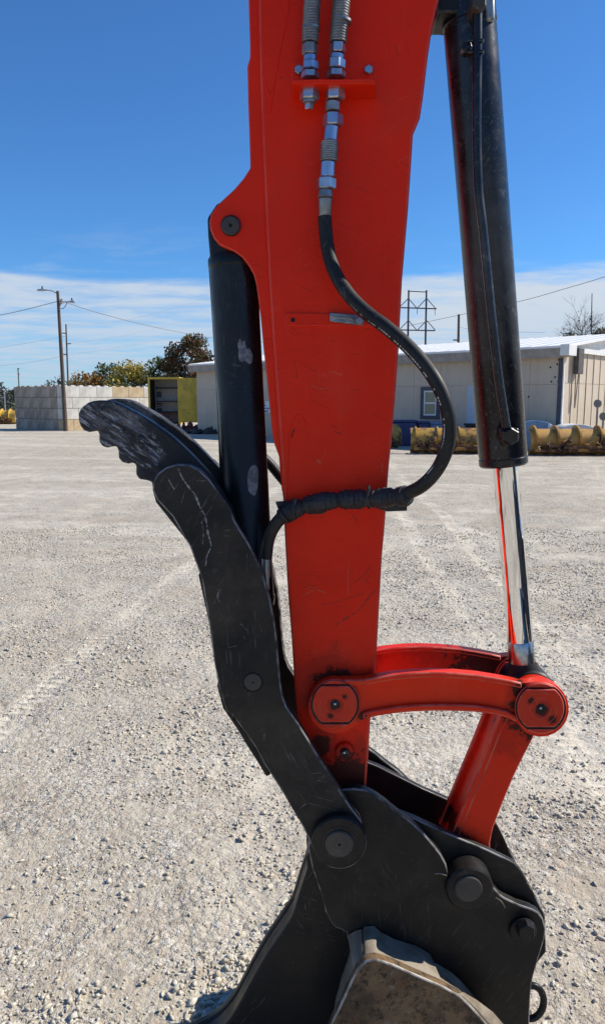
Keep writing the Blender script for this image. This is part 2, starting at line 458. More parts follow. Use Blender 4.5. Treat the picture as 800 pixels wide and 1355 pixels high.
tree('green_bush', 'mid green bush between the orange and yellow bushes', 'bush', at_d(147, 63), hz(480, 63), 3.6, L_green, 20, 4200, .12, .12, .05)
tree('orange_bush', 'low orange brown bush behind the block wall', 'bush', at_d(119, 62), hz(493, 62), 4.2, L_orange, 20, 4200, .12, .12, .05)
tree('sparse_bush', 'thin grey green bush right beside the tall wooden pole', 'bush', at_d(76, 62), hz(497, 62), 2.8, L_grey, 12, 700, .11, .10, .05)
tree('dark_bush', 'dark green bush showing between orange bush and light pole', 'bush', at_d(100, 66), hz(503, 66), 3.0, L_green, 14, 2600, .12, .10, .05)
for k, (px, py, w) in enumerate(((-14, 506, 7), (6, 516, 6), (22, 513, 4), (-48, 512, 8))):
    tree('far_tree', ['hazy grey green tree at the far left edge', 'low hazy tree behind the chain link fence', 'hazy tree against the left end of the block wall', 'hazy tree left of the picture edge'][k], 'tree', at_d(px, 95 + 3 * k), hz(py, 95), w * .9, L_grey, 22, 2600, .22, .2, .05)

def bare_tree(loc, h):
    t = thing('bare_tree', 'leafless tree with fine spreading branches above the roof at right', 'tree', loc)
    bm = bmesh.new(); rs = random.Random(5)
    def grow(p, d, l, r, lev):
        pts = [p]
        for i in range(3):
            d = (d + Vector((rs.uniform(-.16, .16), rs.uniform(-.16, .16), rs.uniform(-.02, .12)))).normalized()
            pts.append(pts[-1] + d * l / 3)
        add_tube(bm, pts, [r, r * .85, r * .7, r * .55], 5 if lev < 3 else 3)
        if lev >= 6: return
        for k in range(3 if lev else 7):
            a = rs.uniform(0, 6.28); sp = rs.uniform(.45, 1.0)
            s = Vector((math.cos(a), math.sin(a), 0)) * sp
            grow(pts[rs.choice((2, 3))], (d + s).normalized(), l * rs.uniform(.62, .8), r * .58, lev + 1)
    grow(Vector((0, 0, 0)), Vector((0, 0, 1)), h * .30, .16, 0)
    from_bm('trunk', bm, bark, t, 60)
    q, f = leaf_quads([(0, 0, h * .55), (1.5, .5, h * .6), (-1.2, 0, h * .6)], [2.5, 2.0, 2.0], 260, .09)
    link('crown', mesh_tris('crown', q, f, L_grey, tone=np.repeat(rng.random(len(f)), 4)), None, t)
bare_tree(at_d(786, 60), hz(398, 60) * 1.27)
tree('evergreen_shrub', 'dark shrub line just above the white roof at right', 'bush', at_d(762, 62), hz(432, 62), 3.2, L_green, 16, 2600, .12, .12, .4)
tree('evergreen_shrub', 'dark shrub at the right picture edge above the white roof', 'bush', at_d(795, 63), hz(430, 63), 3.2, L_green, 16, 2600, .12, .12, .4)

# ================================================================== BACKGROUND THINGS
# ---- wall of big concrete blocks
blk_mats = [simple('block_pale', (.42, .40, .36), (.60, .58, .53), .9, scale=1.6, stretch=(1, 1, .6)),
            simple('block_shaded', (.24, .205, .16), (.42, .355, .285), .9, scale=1.6, stretch=(1, 1, .6)),  # darker block colour for the left wall; its shade is put into the tone
            simple('block_tan', (.40, .30, .18), (.50, .40, .26), .9, scale=2)]
dark_joint = simple('joint_shadow_gap', (.07, .065, .06), None, .95)
def block_mesh(L, knobs, mat):
    bm = bmesh.new(); rs = random
    add_box(bm, .012, L - .012, .01, .6, .012, .60)
    if knobs:
        for k in (.25, .75):
            cx = L * k
            b = [bm.verts.new(p) for p in ((cx - .17, .16, .601), (cx + .17, .16, .601), (cx + .17, .44, .601), (cx - .17, .44, .601))]
            t = [bm.verts.new(p) for p in ((cx - .08, .23, .67), (cx + .08, .23, .67), (cx + .08, .37, .67), (cx - .08, .37, .67))]
            bm.faces.new(t)
            for i in range(4): bm.faces.new((b[i], b[(i + 1) % 4], t[(i + 1) % 4], t[i]))
    bmesh.ops.recalc_face_normals(bm, faces=bm.faces)
    me = bpy.data.meshes.new('concrete_block'); bm.to_mesh(me); bm.free(); me.materials.append(mat); return me
_bm = {}
def block_wall(label, loc, ang, starts, L, mats, first):
    t = thing('block_wall', label, 'wall', loc, ang)
    box('mortar_core', first + .05, L - .05, .09, .56, 0, 2.42, dark_joint, t)
    for row, seq in enumerate(starts):
        x = first if not (row % 2) else first
        i = 0
        while x < L - .05:
            l = seq[i % len(seq)]; l = min(l, L - x)
            mi = mats(row, i)
            key = (round(l, 2), row == 3, mi)
            if key not in _bm: _bm[key] = block_mesh(l, row == 3, blk_mats[mi])
            o = bpy.data.objects.new('concrete_block', _bm[key]); C.objects.link(o); o.parent = t
            o.location = (x, rnd(-.012, .012), row * .61); x += l; i += 1
    return t
cor = P(86.5, 569.5, 41); cor.z = 0
aR = math.atan2(.8, .6)
block_wall('sunlit wall of stacked pale concrete blocks running back behind the open truck box', (cor.x, cor.y, 0), aR,
           [[.6, .95, 1.3, 1.2, 1.2, 1.2], [.95, 1.2, 1.2, 1.2, 1.2, 1.2], [.55, 1.2, 1.2, 1.3, 1.1, 1.2], [1.05, 1.2, 1.1, 1.2, 1.2, 1.2]], 7.2,
           lambda r, i: 2 if (r == 3 and i in (3, 4)) or (r == 0 and i in (0, 1)) else (0 if (i + r) % 4 else 0), 0)
# left wall: face looks toward the camera's left, starts behind the first wall's end
tl = thing('block_wall', 'shaded wall of stacked concrete blocks, coloured darker for the shade, left of the wooden light pole', 'wall', (cor.x, cor.y, 0), 0)
dl = Vector((-math.sin(aR), math.cos(aR), 0))
lw_ang = math.atan2(-dl.y, -dl.x)            # local +x runs back to the corner
far_end = Vector((cor.x, cor.y, 0)) + dl * 4.75
tl.location = far_end; tl.rotation_euler = (0, 0, lw_ang)
box('mortar_core', .05, 4.1, .09, .56, 0, 2.42, dark_joint, tl)
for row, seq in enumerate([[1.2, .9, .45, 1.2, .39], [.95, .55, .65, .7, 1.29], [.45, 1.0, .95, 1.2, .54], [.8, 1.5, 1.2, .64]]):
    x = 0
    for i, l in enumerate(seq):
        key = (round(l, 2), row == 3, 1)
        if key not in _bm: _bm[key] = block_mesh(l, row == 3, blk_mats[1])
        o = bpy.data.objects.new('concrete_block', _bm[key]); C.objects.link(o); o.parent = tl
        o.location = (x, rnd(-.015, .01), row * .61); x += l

# ---- metal building
fx0, fx1 = P(262, 572, 38), P(740, 594, 25.2)
A = Vector((fx0.x, 38, 0)); B = Vector((fx1.x, 25.2, 0)); BL = (B - A).length; bang = math.atan2(B.y - A.y, B.x - A.x)
EAVE, RIDGE, BD = 3.42, 4.25, 13.0
bu = thing('metal_building', 'long low cream metal building with white roof behind the snow plows', 'building', A, bang)
Minv = (Matrix.Translation(A) @ Matrix.Rotation(bang, 4, 'Z')).inverted()
def on_plane(px, py, axis, val):
    o = Minv @ Vector((0, 0, HC)); d = Minv.to_3x3() @ ray(px, py); t = (val - o[axis]) / d[axis]; return o + d * t
def fac(px, py): p = on_plane(px, py, 1, 0); return p.x, p.z
def end(px, py): p = on_plane(px, py, 0, BL); return p.y, p.z
sid_mat = NB('siding')  # one siding colour for front and end walls alike
_c = sid_mat.mix(sid_mat.ramp(sid_mat.noise(2.2, 6, .62, (1, 1, .3)), .35, .7), (.54, .455, .35), (.47, .39, .295))
_c = sid_mat.mix(sid_mat.ramp(sid_mat.noise(5, 6, .7, (1, 1, .12)), .56, .74, 0, .55), _c, (.26, .24, .20))
sid_mat = sid_mat.done(_c, .6, 0, sid_mat.bump(sid_mat.noise(3, 3, .5), .15, .02), .4)
roof_m = simple('white_roof', (.80, .79, .76), (.70, .69, .66), .45, scale=3, bump=.1, bscale=20)
trim_m = simple('grey_trim', (.27, .23, .185), (.36, .31, .255), .6, scale=5)
dark_trim = simple('dark_blue_trim', (.04, .042, .06), (.065, .065, .085), .55, scale=12)
white_p = simple('white_paint', (.74, .74, .72), (.66, .66, .63), .5, scale=10)
dark = simple('dark_void', (.02, .02, .022), None, .8)
box('wall', .03, BL - .03, .03, BD, 0, EAVE - .02, sid_mat, bu)
bm = bmesh.new(); add_prism(bm, [(0, 0)], 0, 1) if False else None
# gable on the far-right end
g = bmesh.new(); pts = [(.03, EAVE - .02), (BD, EAVE - .02), (BD / 2, RIDGE - .05)]
va = [g.verts.new((BL - .03, p[0], p[1])) for p in pts]; vb = [g.verts.new((.03, p[0], p[1])) for p in pts]
g.faces.new(va); g.faces.new(vb[::-1])
for i in range(3): g.faces.new((va[i], vb[i], vb[(i + 1) % 3], va[(i + 1) % 3]))
from_bm('gable', g, roof_m, bu)
# facade panels in two courses, joints recessed
seam = fac(700, 509)[1]
nP = 16; pw = BL / nP
for zz0, zz1 in ((.12, seam), (seam, EAVE - .03)):
    bm = bmesh.new(); add_box(bm, .004, pw - .004, -.02, .028, zz0 + .005, zz1 - .005)
    bmesh.ops.recalc_face_normals(bm, faces=bm.faces)
    me = bpy.data.meshes.new('siding_panel'); bm.to_mesh(me); bm.free(); me.materials.append(sid_mat)
    for k in range(nP):
        o = bpy.data.objects.new('siding_panel', me); C.objects.link(o); o.parent = bu; o.location = (k * pw, rnd(0, .004), 0)
# end wall panels
es = .62; nE = int(BD / es)
for zz0, zz1 in ((.12, end(780, 508)[1]), (end(780, 508)[1], EAVE - .03)):
    bm = bmesh.new(); add_box(bm, -.02, .026, .01, es - .01, zz0, zz1 - .012)
    add_box(bm, .025, .05, .0, .035, zz0, zz1 - .012)
    bmesh.ops.recalc_face_normals(bm, faces=bm.faces)
    me = bpy.data.meshes.new('siding_panel'); bm.to_mesh(me); bm.free(); me.materials.append(sid_mat)
    for k in range(nE):
        o = bpy.data.objects.new('siding_panel', me); C.objects.link(o); o.parent = bu; o.location = (BL - .03 + rnd(0, .006), .06 + k * es, 0)
# roof slopes, fascia, rake
sl = (RIDGE - EAVE) / (BD / 2)
def roof_slab(y0, y1, name):
    bm = bmesh.new(); z = lambda y: EAVE + (y if y <= BD / 2 else BD - y) * sl
    q = [(-.25, y0, z(y0)), (BL + .25, y0, z(y0)), (BL + .25, y1, z(y1)), (-.25, y1, z(y1))]
    a = [bm.verts.new(p) for p in q]; b = [bm.verts.new((p[0], p[1], p[2] + .07)) for p in q]
    bm.faces.new(a[::-1]); bm.faces.new(b)
    for i in range(4): bm.faces.new((a[i], a[(i + 1) % 4], b[(i + 1) % 4], b[i]))
    o = from_bm(name, bm, roof_m, bu)
    bs = bmesh.new(); n = int(BL / .6)
    for k in range(n + 1):
        x = -.2 + k * (BL + .4) / n; q = [(x, y0 + .02), (x, y1 - .02)]
        vs = [bs.verts.new((x + dx, yy, z(yy) + .071 + dz)) for yy in (y0 + .02, y1 - .02) for dx, dz in ((-.012, 0), (.012, 0), (0, .012))]
        for i, j in ((0, 1), (1, 2), (2, 0)): bs.faces.new((vs[i], vs[j], vs[j + 3], vs[i + 3]))
    from_bm('roof_seam', bs, roof_m, o)
roof_slab(-.35, BD / 2 - .002, 'roof'); roof_slab(BD / 2 + .002, BD + .35, 'roof')
box('fascia', -.26, BL - .02, -.34, -.30, EAVE - .36, EAVE - .045, trim_m, bu)
box('soffit', -.26, BL + .2, -.298, .02, EAVE - .34, EAVE - .30, trim_m, bu)
box('corner_cap', BL - .01, BL + .30, -.375, .25, EAVE - .30, EAVE + .06, white_p, bu, .01)
box('rake_trim', BL + .055, BL + .11, .26, BD, EAVE - .16, EAVE + .01, white_p, bu)
cx = fac(742.5, 520)[0]
box('corner_trim', BL - .17, BL - .035, -.05, -.021, .1, EAVE - .37, dark_trim, bu)
box('corner_trim', BL - .02, BL + .02, -.03, .06, .1, EAVE - .31, white_p, bu)
# sagging duct and conduit loop on the sunlit end wall
ya, za = end(763, 456); yb, zb = end(757, 495)
box('vent_duct', BL + .05, BL + .22, end(757, 470)[0], end(764, 470)[0], zb, EAVE - .02, simple('dark_duct', (.05, .045, .045), (.09, .08, .07), .6), bu, .01)
p1 = end(756.5, 495); p2 = end(754.5, 540); p3 = end(760, 495)
tube('conduit', [(BL + .12, p1[0], p1[1]), (BL + .12, p2[0], p2[1]), (BL + .12, p2[0] + .04, p2[1]), (BL + .12, p3[0], p3[1])], .022, trim_m, bu, 6)
# window
def window(x0, x1, z0, z1, name='window', trim=dark_trim):
    w = .14
    bm = bmesh.new()
    for a in ((x0 - w, x1 + w, z1, z1 + w), (x0 - w, x1 + w, z0 - w, z0), (x0 - w, x0, z0, z1), (x1, x1 + w, z0, z1)): add_box(bm, a[0], a[1], -.075, -.022, a[2], a[3])
    o = from_bm(name, bm, trim, bu)
    f = .06; bm = bmesh.new(); zm = (z0 + z1) / 2
    for a in ((x0, x1, z1 - f, z1), (x0, x1, z0, z0 + f), (x0, x0 + f, z0 + f, z1 - f), (x1 - f, x1, z0 + f, z1 - f), (x0 + f, x1 - f, zm - f / 2, zm + f / 2)): add_box(bm, a[0], a[1], -.06, -.024, a[2], a[3])
    from_bm('frame', bm, white_p, o)
    gl = NB('window_glass'); gm = gl.done((.20, .19, .12), .12, 0, None, .6)
    box('pane', x0 + f, x1 - f, -.035, -.026, z0 + f, zm - f / 2, gm, o); box('pane', x0 + f, x1 - f, -.035, -.026, zm + f / 2, z1 - f, gm, o)
wa, wb = fac(561.5, 517), fac(577.5, 550)
window(wa[0], wb[0], wb[1], wa[1])
da, db = fac(619, 510), fac(632, 552)
dr = box('door', da[0], db[0], -.05, -.024, .12, da[1], simple('pale_blue_door', (.36, .46, .55), (.42, .52, .60), .5), bu)
dr['label'] = 'pale blue door partly hidden by the hydraulic cylinder'
# small lettered notice at the left part
n0, n1 = fac(349, 531), fac(356, 546)
nb_ = box('notice', n0[0] - .1, n1[0] + .35, -.045, -.022, n1[1], n0[1], white_p, bu)
ink = simple('blue_ink', (.08, .10, .22), None, .6)
for zc, ln in ((.86, (.1,)), (.62, (.14,)), (.36, (.12, .16, .14)), (.12, (.3,))):
    x = n0[0] + .02
    for k in ln:
        box('lettering', x, x + k, -.05, -.0455, n1[1] + (n0[1] - n1[1]) * zc - .03, n1[1] + (n0[1] - n1[1]) * zc + .04, ink, nb_); x += k + .04
# dings in the siding near the right corner
bm = bmesh.new()
for px, py in ((739, 476), (737, 482), (728, 486), (740, 481), (734, 499), (729, 505), (738, 505), (746, 470), (699, 525), (560, 484)):
    x, z = fac(px, py); add_lathe(bm, (x, -.027, z), (x, -.02, z), [(0, .035), (1, .035)], 6)
from_bm('bullet_dent', bm, dark, bu)

# ---- round topped marker posts in front of the sunlit end wall
post_m = simple('post_grey', (.16, .15, .14), (.22, .21, .19), .7)
for (px, py, lab) in ((790, 534, 'left one of two round headed posts in front of the sunlit siding'), (797.5, 551, 'right one of two round headed posts in front of the sunlit siding, lower')):
    p = P(px, py, 24.6)
    t = thing('marker_post', lab, 'post', (p.x, 24.6, 0), 0, 'round headed posts at the building end')
    tube('post', [(0, 0, 0), (0, 0, p.z - .05)], .035, post_m, t, 8)
    lathe('disc', (0, -.015, p.z), (0, .015, p.z), [(0, .12), (.5, .14), (1, .12)], post_m, t, 16)

# ---- open truck box with shelves
yel = NB('faded_yellow'); _c = yel.mix(yel.ramp(yel.noise(2.2, 5, .6), .4, .65), (.68, .47, .05), (.50, .36, .045))
_c = yel.mix(yel.ramp(yel.noise(9, 6, .7, (1, 1, .2)), .62, .74), _c, (.10, .07, .03)); yel = yel.done(_c, .55)
tbx0, tbx1 = P(196, 520, 42).x, P(237.5, 520, 42).x; tz1 = P(216, 499, 42).z; tz0 = P(216, 561, 42).z
tb = thing('truck_box', 'yellow storage truck box with its door swung open showing shelves', 'truck box', (tbx0, 42, 0))
wdt = tbx1 - tbx0; dp = 2.2
box('side_panel', 0, .10, 0, dp, tz0, tz1, yel, tb); box('side_panel', wdt - .10, wdt, 0, dp, tz0, tz1, yel, tb)
box('roof', .101, wdt - .101, .002, dp, tz1 - .12, tz1 - .002, yel, tb); box('floor', .101, wdt - .101, .002, dp, tz0, tz0 + .1, dark, tb)
inner = simple('box_lining', (.50, .49, .47), (.40, .39, .37), .7)
box('back_panel', .101, wdt - .101, dp - .9, dp - .86, tz0 + .101, tz1 - .121, inner, tb)
box('lining', .102, .13, .1, dp - .91, tz0 + .101, tz1 - .122, dark, tb)
for py in (513, 531, 545):
    z = P(216, py, 42.5).z; box('shelf', .14, wdt - .105, .5, dp - .905, z - .04, z + .02, dark, tb)
blu = simple('blue_label', (.03, .05, .10), (.06, .09, .15), .5)
for py0, py1 in ((518, 526), (533, 535.5), (536.5, 538), (540, 545)):
    box('drawer_label', .22, .52, dp - .93, dp - .901, P(210, py1, 43).z, P(210, py0, 43).z, blu, tb)
redm = simple('red_oxide', (.22, .035, .03), (.10, .03, .025), .6, scale=8)
bm = bmesh.new()
for k in range(16): 
    x, z = rnd(.3, wdt - .35), tz0 + .12 + rnd(0, .45); s = rnd(.06, .16); add_box(bm, x, x + s, .15 + k * .03, .25 + k * .03, z - .02, z + s)
from_bm('stored_parts', bm, redm, tb)['kind'] = 'stuff'
for x in (.3, wdt - .5): box('leg', x, x + .2, .2, .4, 0, tz0, dark, tb)
box('leg', .3, .5, dp - .5, dp - .3, 0, tz0, dark, tb); box('leg', wdt - .5, wdt - .3, dp - .5, dp - .3, 0, tz0, dark, tb)
dw = P(266.5, 530, 41.7).x - tbx1
dd = box('door', wdt + .05, wdt + dw, -.3, -.24, P(250, 559, 41.7).z, tz1 - .06, yel, tb, .01)
box('door_edge', wdt + dw - .002, wdt + dw + .03, -.30, .5, P(250, 570, 41.7).z, tz1 - .05, yel, tb)
box('hinge_post', wdt + .002, wdt + .05, -.3, 0, tz0, tz1, yel, tb)
for zf in (.3, .75): box('latch', wdt + .25, wdt + .36, -.325, -.301, tz0 + (tz1 - tz0) * zf, tz0 + (tz1 - tz0) * zf + .03, dark, dd)
# scrap heap beneath the door
def heap(name, label, cat, loc, sx, sy, sz, mat, n=24, seed=1, kind=None):
    rs = random.Random(seed); bm = bmesh.new()
    for k in range(n):
        a = rs.uniform(0, 6.28); r = rs.random() ** .6; x, y = math.cos(a) * r * sx, math.sin(a) * r * sy; z = sz * (1 - r) * rs.uniform(.2, 1)
        s = rs.uniform(.08, .3); m = Matrix.Translation((x, y, z + s * .3)) @ Matrix.Rotation(rs.uniform(0, 6), 4, Vector((rs.random(), rs.random(), rs.random() + .1)).normalized())
        if rs.random() < .5: bmesh.ops.create_cube(bm, size=s, matrix=m @ Matrix.Diagonal((rs.uniform(.5, 2.5), rs.uniform(.4, 1), rs.uniform(.2, .7), 1)))
        else: bmesh.ops.create_icosphere(bm, subdivisions=1, radius=s * .8, matrix=m @ Matrix.Diagonal((1.4, 1, .6, 1)))
    o = from_bm(name, bm, mat, None); o.location = loc; tag(o, label, cat)
    if kind: o['kind'] = kind
    return o
hx = P(245, 575, 40.3)
heap('scrap_heap', 'rusty red scrap heaped on the ground below the yellow door', 'scrap', (hx.x, 40.6, 0), .9, .5, .55, redm, 30, 3)
heap('scrap_heap', 'dark scrap along the foot of the cream building left end', 'scrap', (P(272, 575, 37.5).x, 37.3, 0), 1.4, .5, .25, simple('dark_scrap', (.03, .028, .03), (.07, .06, .055), .8), 34, 4)

# ---- snow plows
plow_y = NB('plow_yellow'); _c = plow_y.mix(plow_y.ramp(plow_y.noise(2.5, 6, .65), .35, .7), (.52, .30, .045), (.30, .16, .035))
_c = plow_y.mix(plow_y.ramp(plow_y.noise(5, 8, .72), .48, .62), _c, (.12, .055, .025)); plow_y = plow_y.done(_c, .5, 0, plow_y.bump(plow_y.noise(20, 4), .3, .01))
plow_b = simple('plow_faded', (.50, .27, .055), (.27, .14, .04), .6, scale=2.2, a=.45, b=.68)
rust = simple('rusty_frame', (.07, .028, .016), (.42, .22, .07), .75, scale=4, a=.5, b=.62, bump=.4, bscale=30)
inkb = simple('black_marking', (.02, .018, .015), None, .6)
def arc_pt(a, r, R0=.46, cz=.46): return (-math.cos(a) * r, cz + math.sin(a) * r)
def arc_sheet(bm, x0, x1, a0, a1, r0, r1, n=12, sx=0):
    ring = []
    for i in range(n + 1):
        a = a0 + (a1 - a0) * i / n; row = []
        sh = sx * (i / n)
        for x, r in ((x0, r0), (x1, r0), (x1, r1), (x0, r1)):
            y, z = arc_pt(a, r); row.append(bm.verts.new((x + sh, y, z)))
        ring.append(row)
    for i in range(n):
        for k in range(4): bm.faces.new((ring[i][k], ring[i][(k + 1) % 4], ring[i + 1][(k + 1) % 4], ring[i + 1][k]))
    bm.faces.new(ring[0]); bm.faces.new(ring[-1][::-1])
def snow_plow(label, loc, rz, L, ribs, mat=plow_y, tall=.46, marks=None, sticks=False, dr=.05):
    t = thing('snow_plow', label, 'snow plow', loc, rz, 'yellow snow plows parked in a row'); t.scale = (1, 1, tall / .46)
    bm = bmesh.new(); arc_sheet(bm, 0, L, R(-62), R(80), .44, .46, 18); mb = from_bm('moldboard', bm, mat, t, 40)
    for i in range(ribs):
        x = L * (i + .25) / ribs; bm = bmesh.new()
        ring = []; n = 16
        for k in range(n + 1):
            a = R(-50) + (R(118) - R(-50)) * k / n; w = dr * .8 + dr * 1.9 * math.sin(math.pi * max(0, (k / n - .25)) / .75) ** .7
            y0, z0 = arc_pt(min(a, R(82)), .461); y1, z1 = arc_pt(a, .461 + w)
            ring.append([bm.verts.new((x - .025, y0, z0)), bm.verts.new((x + .025, y0, z0)), bm.verts.new((x + .025, y1, z1)), bm.verts.new((x - .025, y1, z1))])
        for k in range(n):
            for q in range(4): bm.faces.new((ring[k][q], ring[k][(q + 1) % 4], ring[k + 1][(q + 1) % 4], ring[k + 1][q]))
        bm.faces.new(ring[0]); bm.faces.new(ring[-1][::-1]); from_bm('rib', bm, mat, t, 40)
    box('cutting_edge', 0, L, -.22, -.19, .0, .17, rust, t)
    bm = bmesh.new(); rs = random.Random(int(L * 100))
    add_box(bm, .1, L - .1, -.62, -.52, .14, .24); add_box(bm, L * .2, L * .8, -.75, -.66, .26, .34)
    for k in range(int(L * 4)):
        x = rs.uniform(.15, L - .15); add_tube(bm, [(x, -.5, rs.uniform(.2, .34)), (x + rs.uniform(-.25, .25), -.66, rs.uniform(.22, .68)), (x + rs.uniform(-.3, .3), -.74, rs.uniform(.15, .5))], rs.uniform(.015, .035), 6)
    for k in range(int(L * 2.2)):
        x = rs.uniform(.2, L - .3); z = rs.uniform(.15, .50); add_box(bm, x, x + rs.uniform(.05, .25), -.74 + rs.uniform(-.03, .03), -.56, z, z + rs.uniform(.04, .12))
    for k in range(3):
        x = L * (.2 + .3 * k); add_box(bm, x, x + .05, -.66, -.46, .1, .50)
    from_bm('push_frame', bm, rust, t, 40)
    for k in range(2):
        x = L * (.35 + .3 * k); lathe('trip_spring', (x, -.60, .34), (x + .22, -.56, .52), [(i / 10, .035 if i % 2 else .045) for i in range(11)], mat, t, 8, 40)
    if sticks:
        tube('guide_stick', [(.15, .1, .8), (.55, .1, 1.75)], .014, inkb, t, 5)
        tube('guide_stick', [(.9, .1, .8), (.9, .1, 1.35), (.75, .1, 1.42)], .02, inkb, t, 5)
    if marks:
        bm = bmesh.new()
        for x in marks:
            arc_sheet(bm, x, x + .045, R(-8), R(38), .4615, .4635, 8, .06)
            arc_sheet(bm, x - .06, x + .03, R(28), R(34), .4617, .4637, 3, .04)
            arc_sheet(bm, x - .06, x + .10, R(-12), R(-7.5), .4617, .4637, 3)
        from_bm('number_marking', bm, inkb, mb)
    return t
def gpt(px, py):
    d = ray(px, py); t = -HC / d.z; return d.x * t, d.y * t
xA = P(697, 560, 22.9).x
m1 = P(792, 580, 22.4).x - xA
snow_plow('long weathered plow numbered 11 at the right with tall curved ribs', (xA, 22.9, 0), 0, 4.6, 7, plow_b, .40, marks=(m1, m1 + .22), dr=.05)
xM = P(541, 560, 23.9).x
snow_plow('yellow plow with rusty push frame under the building window', (xM, 23.7, 0), R(-4), 2.7, 4, plow_y, .40, sticks=False, dr=.02)
xL = P(505, 560, 25).x
snow_plow('plow end with open curved side just right of the red arm', (xL - 1.5, 25.4, 0), R(28), 2.4, 4, plow_y, .42, sticks=True, dr=.02)
snow_plow('bright yellow plow at the far left beyond the block wall', (P(-44, 545, 53).x, 53, 0), 0, 3.6, 6, simple('plow_bright', (.62, .42, .06), (.45, .26, .06), .5, scale=4), .48, dr=.05)

# ---- low things showing above the plows
def rounded_cover(name, label, px0, px1, py, Y, mat, endm, dep=.9):
    a, b = P(px0, py, Y), P(px1, py, Y); L = b.x - a.x; z = a.z
    t = thing(name, label, 'cover', (a.x, Y, 0)); bm = bmesh.new()
    out = [(0, 0), (0, z - .22), (.18, z - .05), (.5, z), (L - .6, z), (L - .25, z - .08), (L - .04, z - .3), (L, 0)]
    add_prism(bm, chaikin(out[1:-1], 2, False) and [out[0]] + chaikin(out[1:-1], 2, False) + [out[-1]], 0, dep)
    o = from_bm('shell', bm, mat, t, 40); bevel(o, .05, 3)
    bm = bmesh.new(); add_prism(bm, [(L - .35, z - .14), (L - .28, z - .10), (L - .08, z - .32), (L + .012, .3), (L - .2, .3)], -.012, dep + .012)
    bevel(from_bm('end_panel', bm, endm, t), .02)
rounded_cover('blue_cover', 'rounded blue cover with pale right end just right of the hydraulic cylinder', 686, 738, 556.5, 24.6, simple('blue_paint', (.10, .22, .36), (.16, .28, .42), .35, scale=3), white_p)
rounded_cover('white_cover', 'long low white cover between the plow numbered 11 and the lit siding', 740, 796, 561.5, 24.2, white_p, white_p)
cb = simple('dark_blue_plastic', (.02, .035, .12), (.03, .05, .16), .4)
lb = simple('pale_blue_plastic', (.14, .22, .36), (.20, .28, .42), .4)
def bin_(label, px0, px1, py, Y, mat):
    a, b = P(px0, py, Y), P(px1, py, Y); t = thing('storage_bin', label, 'bin', (a.x, Y, 0), 0, 'blue bins behind the plows'); L = b.x - a.x
    bm = bmesh.new(); add_prism(bm, [(.05, 0), (L - .05, 0), (L, a.z - .08), (0, a.z - .08)], 0, .8); bevel(from_bm('tub', bm, mat, t), .03)
    box('lid', -.03, L + .03, -.03, .83, a.z - .078, a.z, mat, t, .02)
bin_('dark blue bin nearest the red arm behind the plows', 512, 551, 556, 27.2, cb)
bin_('dark blue bin directly below the window', 553.5, 567, 557.5, 27.2, cb)
bin_('pale blue bin below the window, right of the dark ones', 569, 588, 558.5, 27.4, lb)
bin_('small dark box just left of the hydraulic cylinder', 621, 632, 561, 25.6, dark)

# ---- poles, wires, towers
wood = simple('weathered_wood', (.065, .048, .036), (.13, .10, .075), .9, scale=6, bump=.6, bscale=20, bdist=.02, stretch=(4, 4, .4))
steel = simple('galvanised', (.35, .36, .37), (.45, .46, .46), .4, .6, scale=8)
wirem = simple('wire', (.20, .20, .205), None, .6)
Yp = 40.6
pb = P(87.5, 571, Yp); tp = P(76.5, 385, Yp)
up = thing('utility_pole', 'tall wooden pole with two lamp arms at the corner of the block wall', 'pole', (pb.x, Yp, 0))
lean = tp.x - pb.x
tube('pole', [(0, 0, -.2), (lean * .5, 0, tp.z * .5), (lean, 0, tp.z)], [.125, .10, .075], wood, up, 12)
def rel(px, py, Y, o): q = P(px, py, Y); return (q.x - o[0], q.y - o[1], q.z)
o_ = (pb.x, Yp)
la = rel(75, 388, Yp, o_); lb2 = rel(69, 385, Yp, o_); lc = rel(63, 384, Yp, o_)
tube('lamp_arm', spline([la, lb2, lc], 4), .035, steel, up, 6)
def lamp_head(p, s):
    bm = bmesh.new(); x, y, z = p
    add_lathe(bm, (x, y, z), (x - s * .62, y, z - .02), [(0, .03), (.2, .06), (.55, .09), (.9, .07), (1, .015)], 12)
    for v in bm.verts:
        if v.co.z < z - .03: v.co.z = z - .03 - (z - .03 - v.co.z) * .4
    h = from_bm('lamp_head', bm, steel, up, 40)
    lathe('photocell', (x - s * .3, y, z + .08), (x - s * .3, y, z + .2), [(0, .04), (1, .035)], dark, h, 8)
lamp_head(lc, .9)
ra = rel(78, 404, Yp, o_); rb = rel(84, 400, Yp, o_); rc = rel(91, 399.5, Yp, o_)
tube('lamp_arm', spline([ra, rb, rc], 4), .035, steel, up, 6)
lamp_head(rc, -.6)
tube('cable_loop', spline([rel(79, 398, Yp, o_), rel(81, 402, Yp, o_), rel(79, 406, Yp, o_), rel(83, 408.5, Yp, o_), rel(87, 405, Yp, o_), rel(89, 400, Yp, o_)], 5), .022, wirem, up, 5)
bm = bmesh.new()
for z in (397, 400): add_lathe(bm, rel(79, z, Yp - .1, o_), rel(83, z, Yp - .1, o_), [(0, .05), (.3, .09), (.6, .06), (1, .09)], 8)
from_bm('insulator', bm, steel, up, 40)

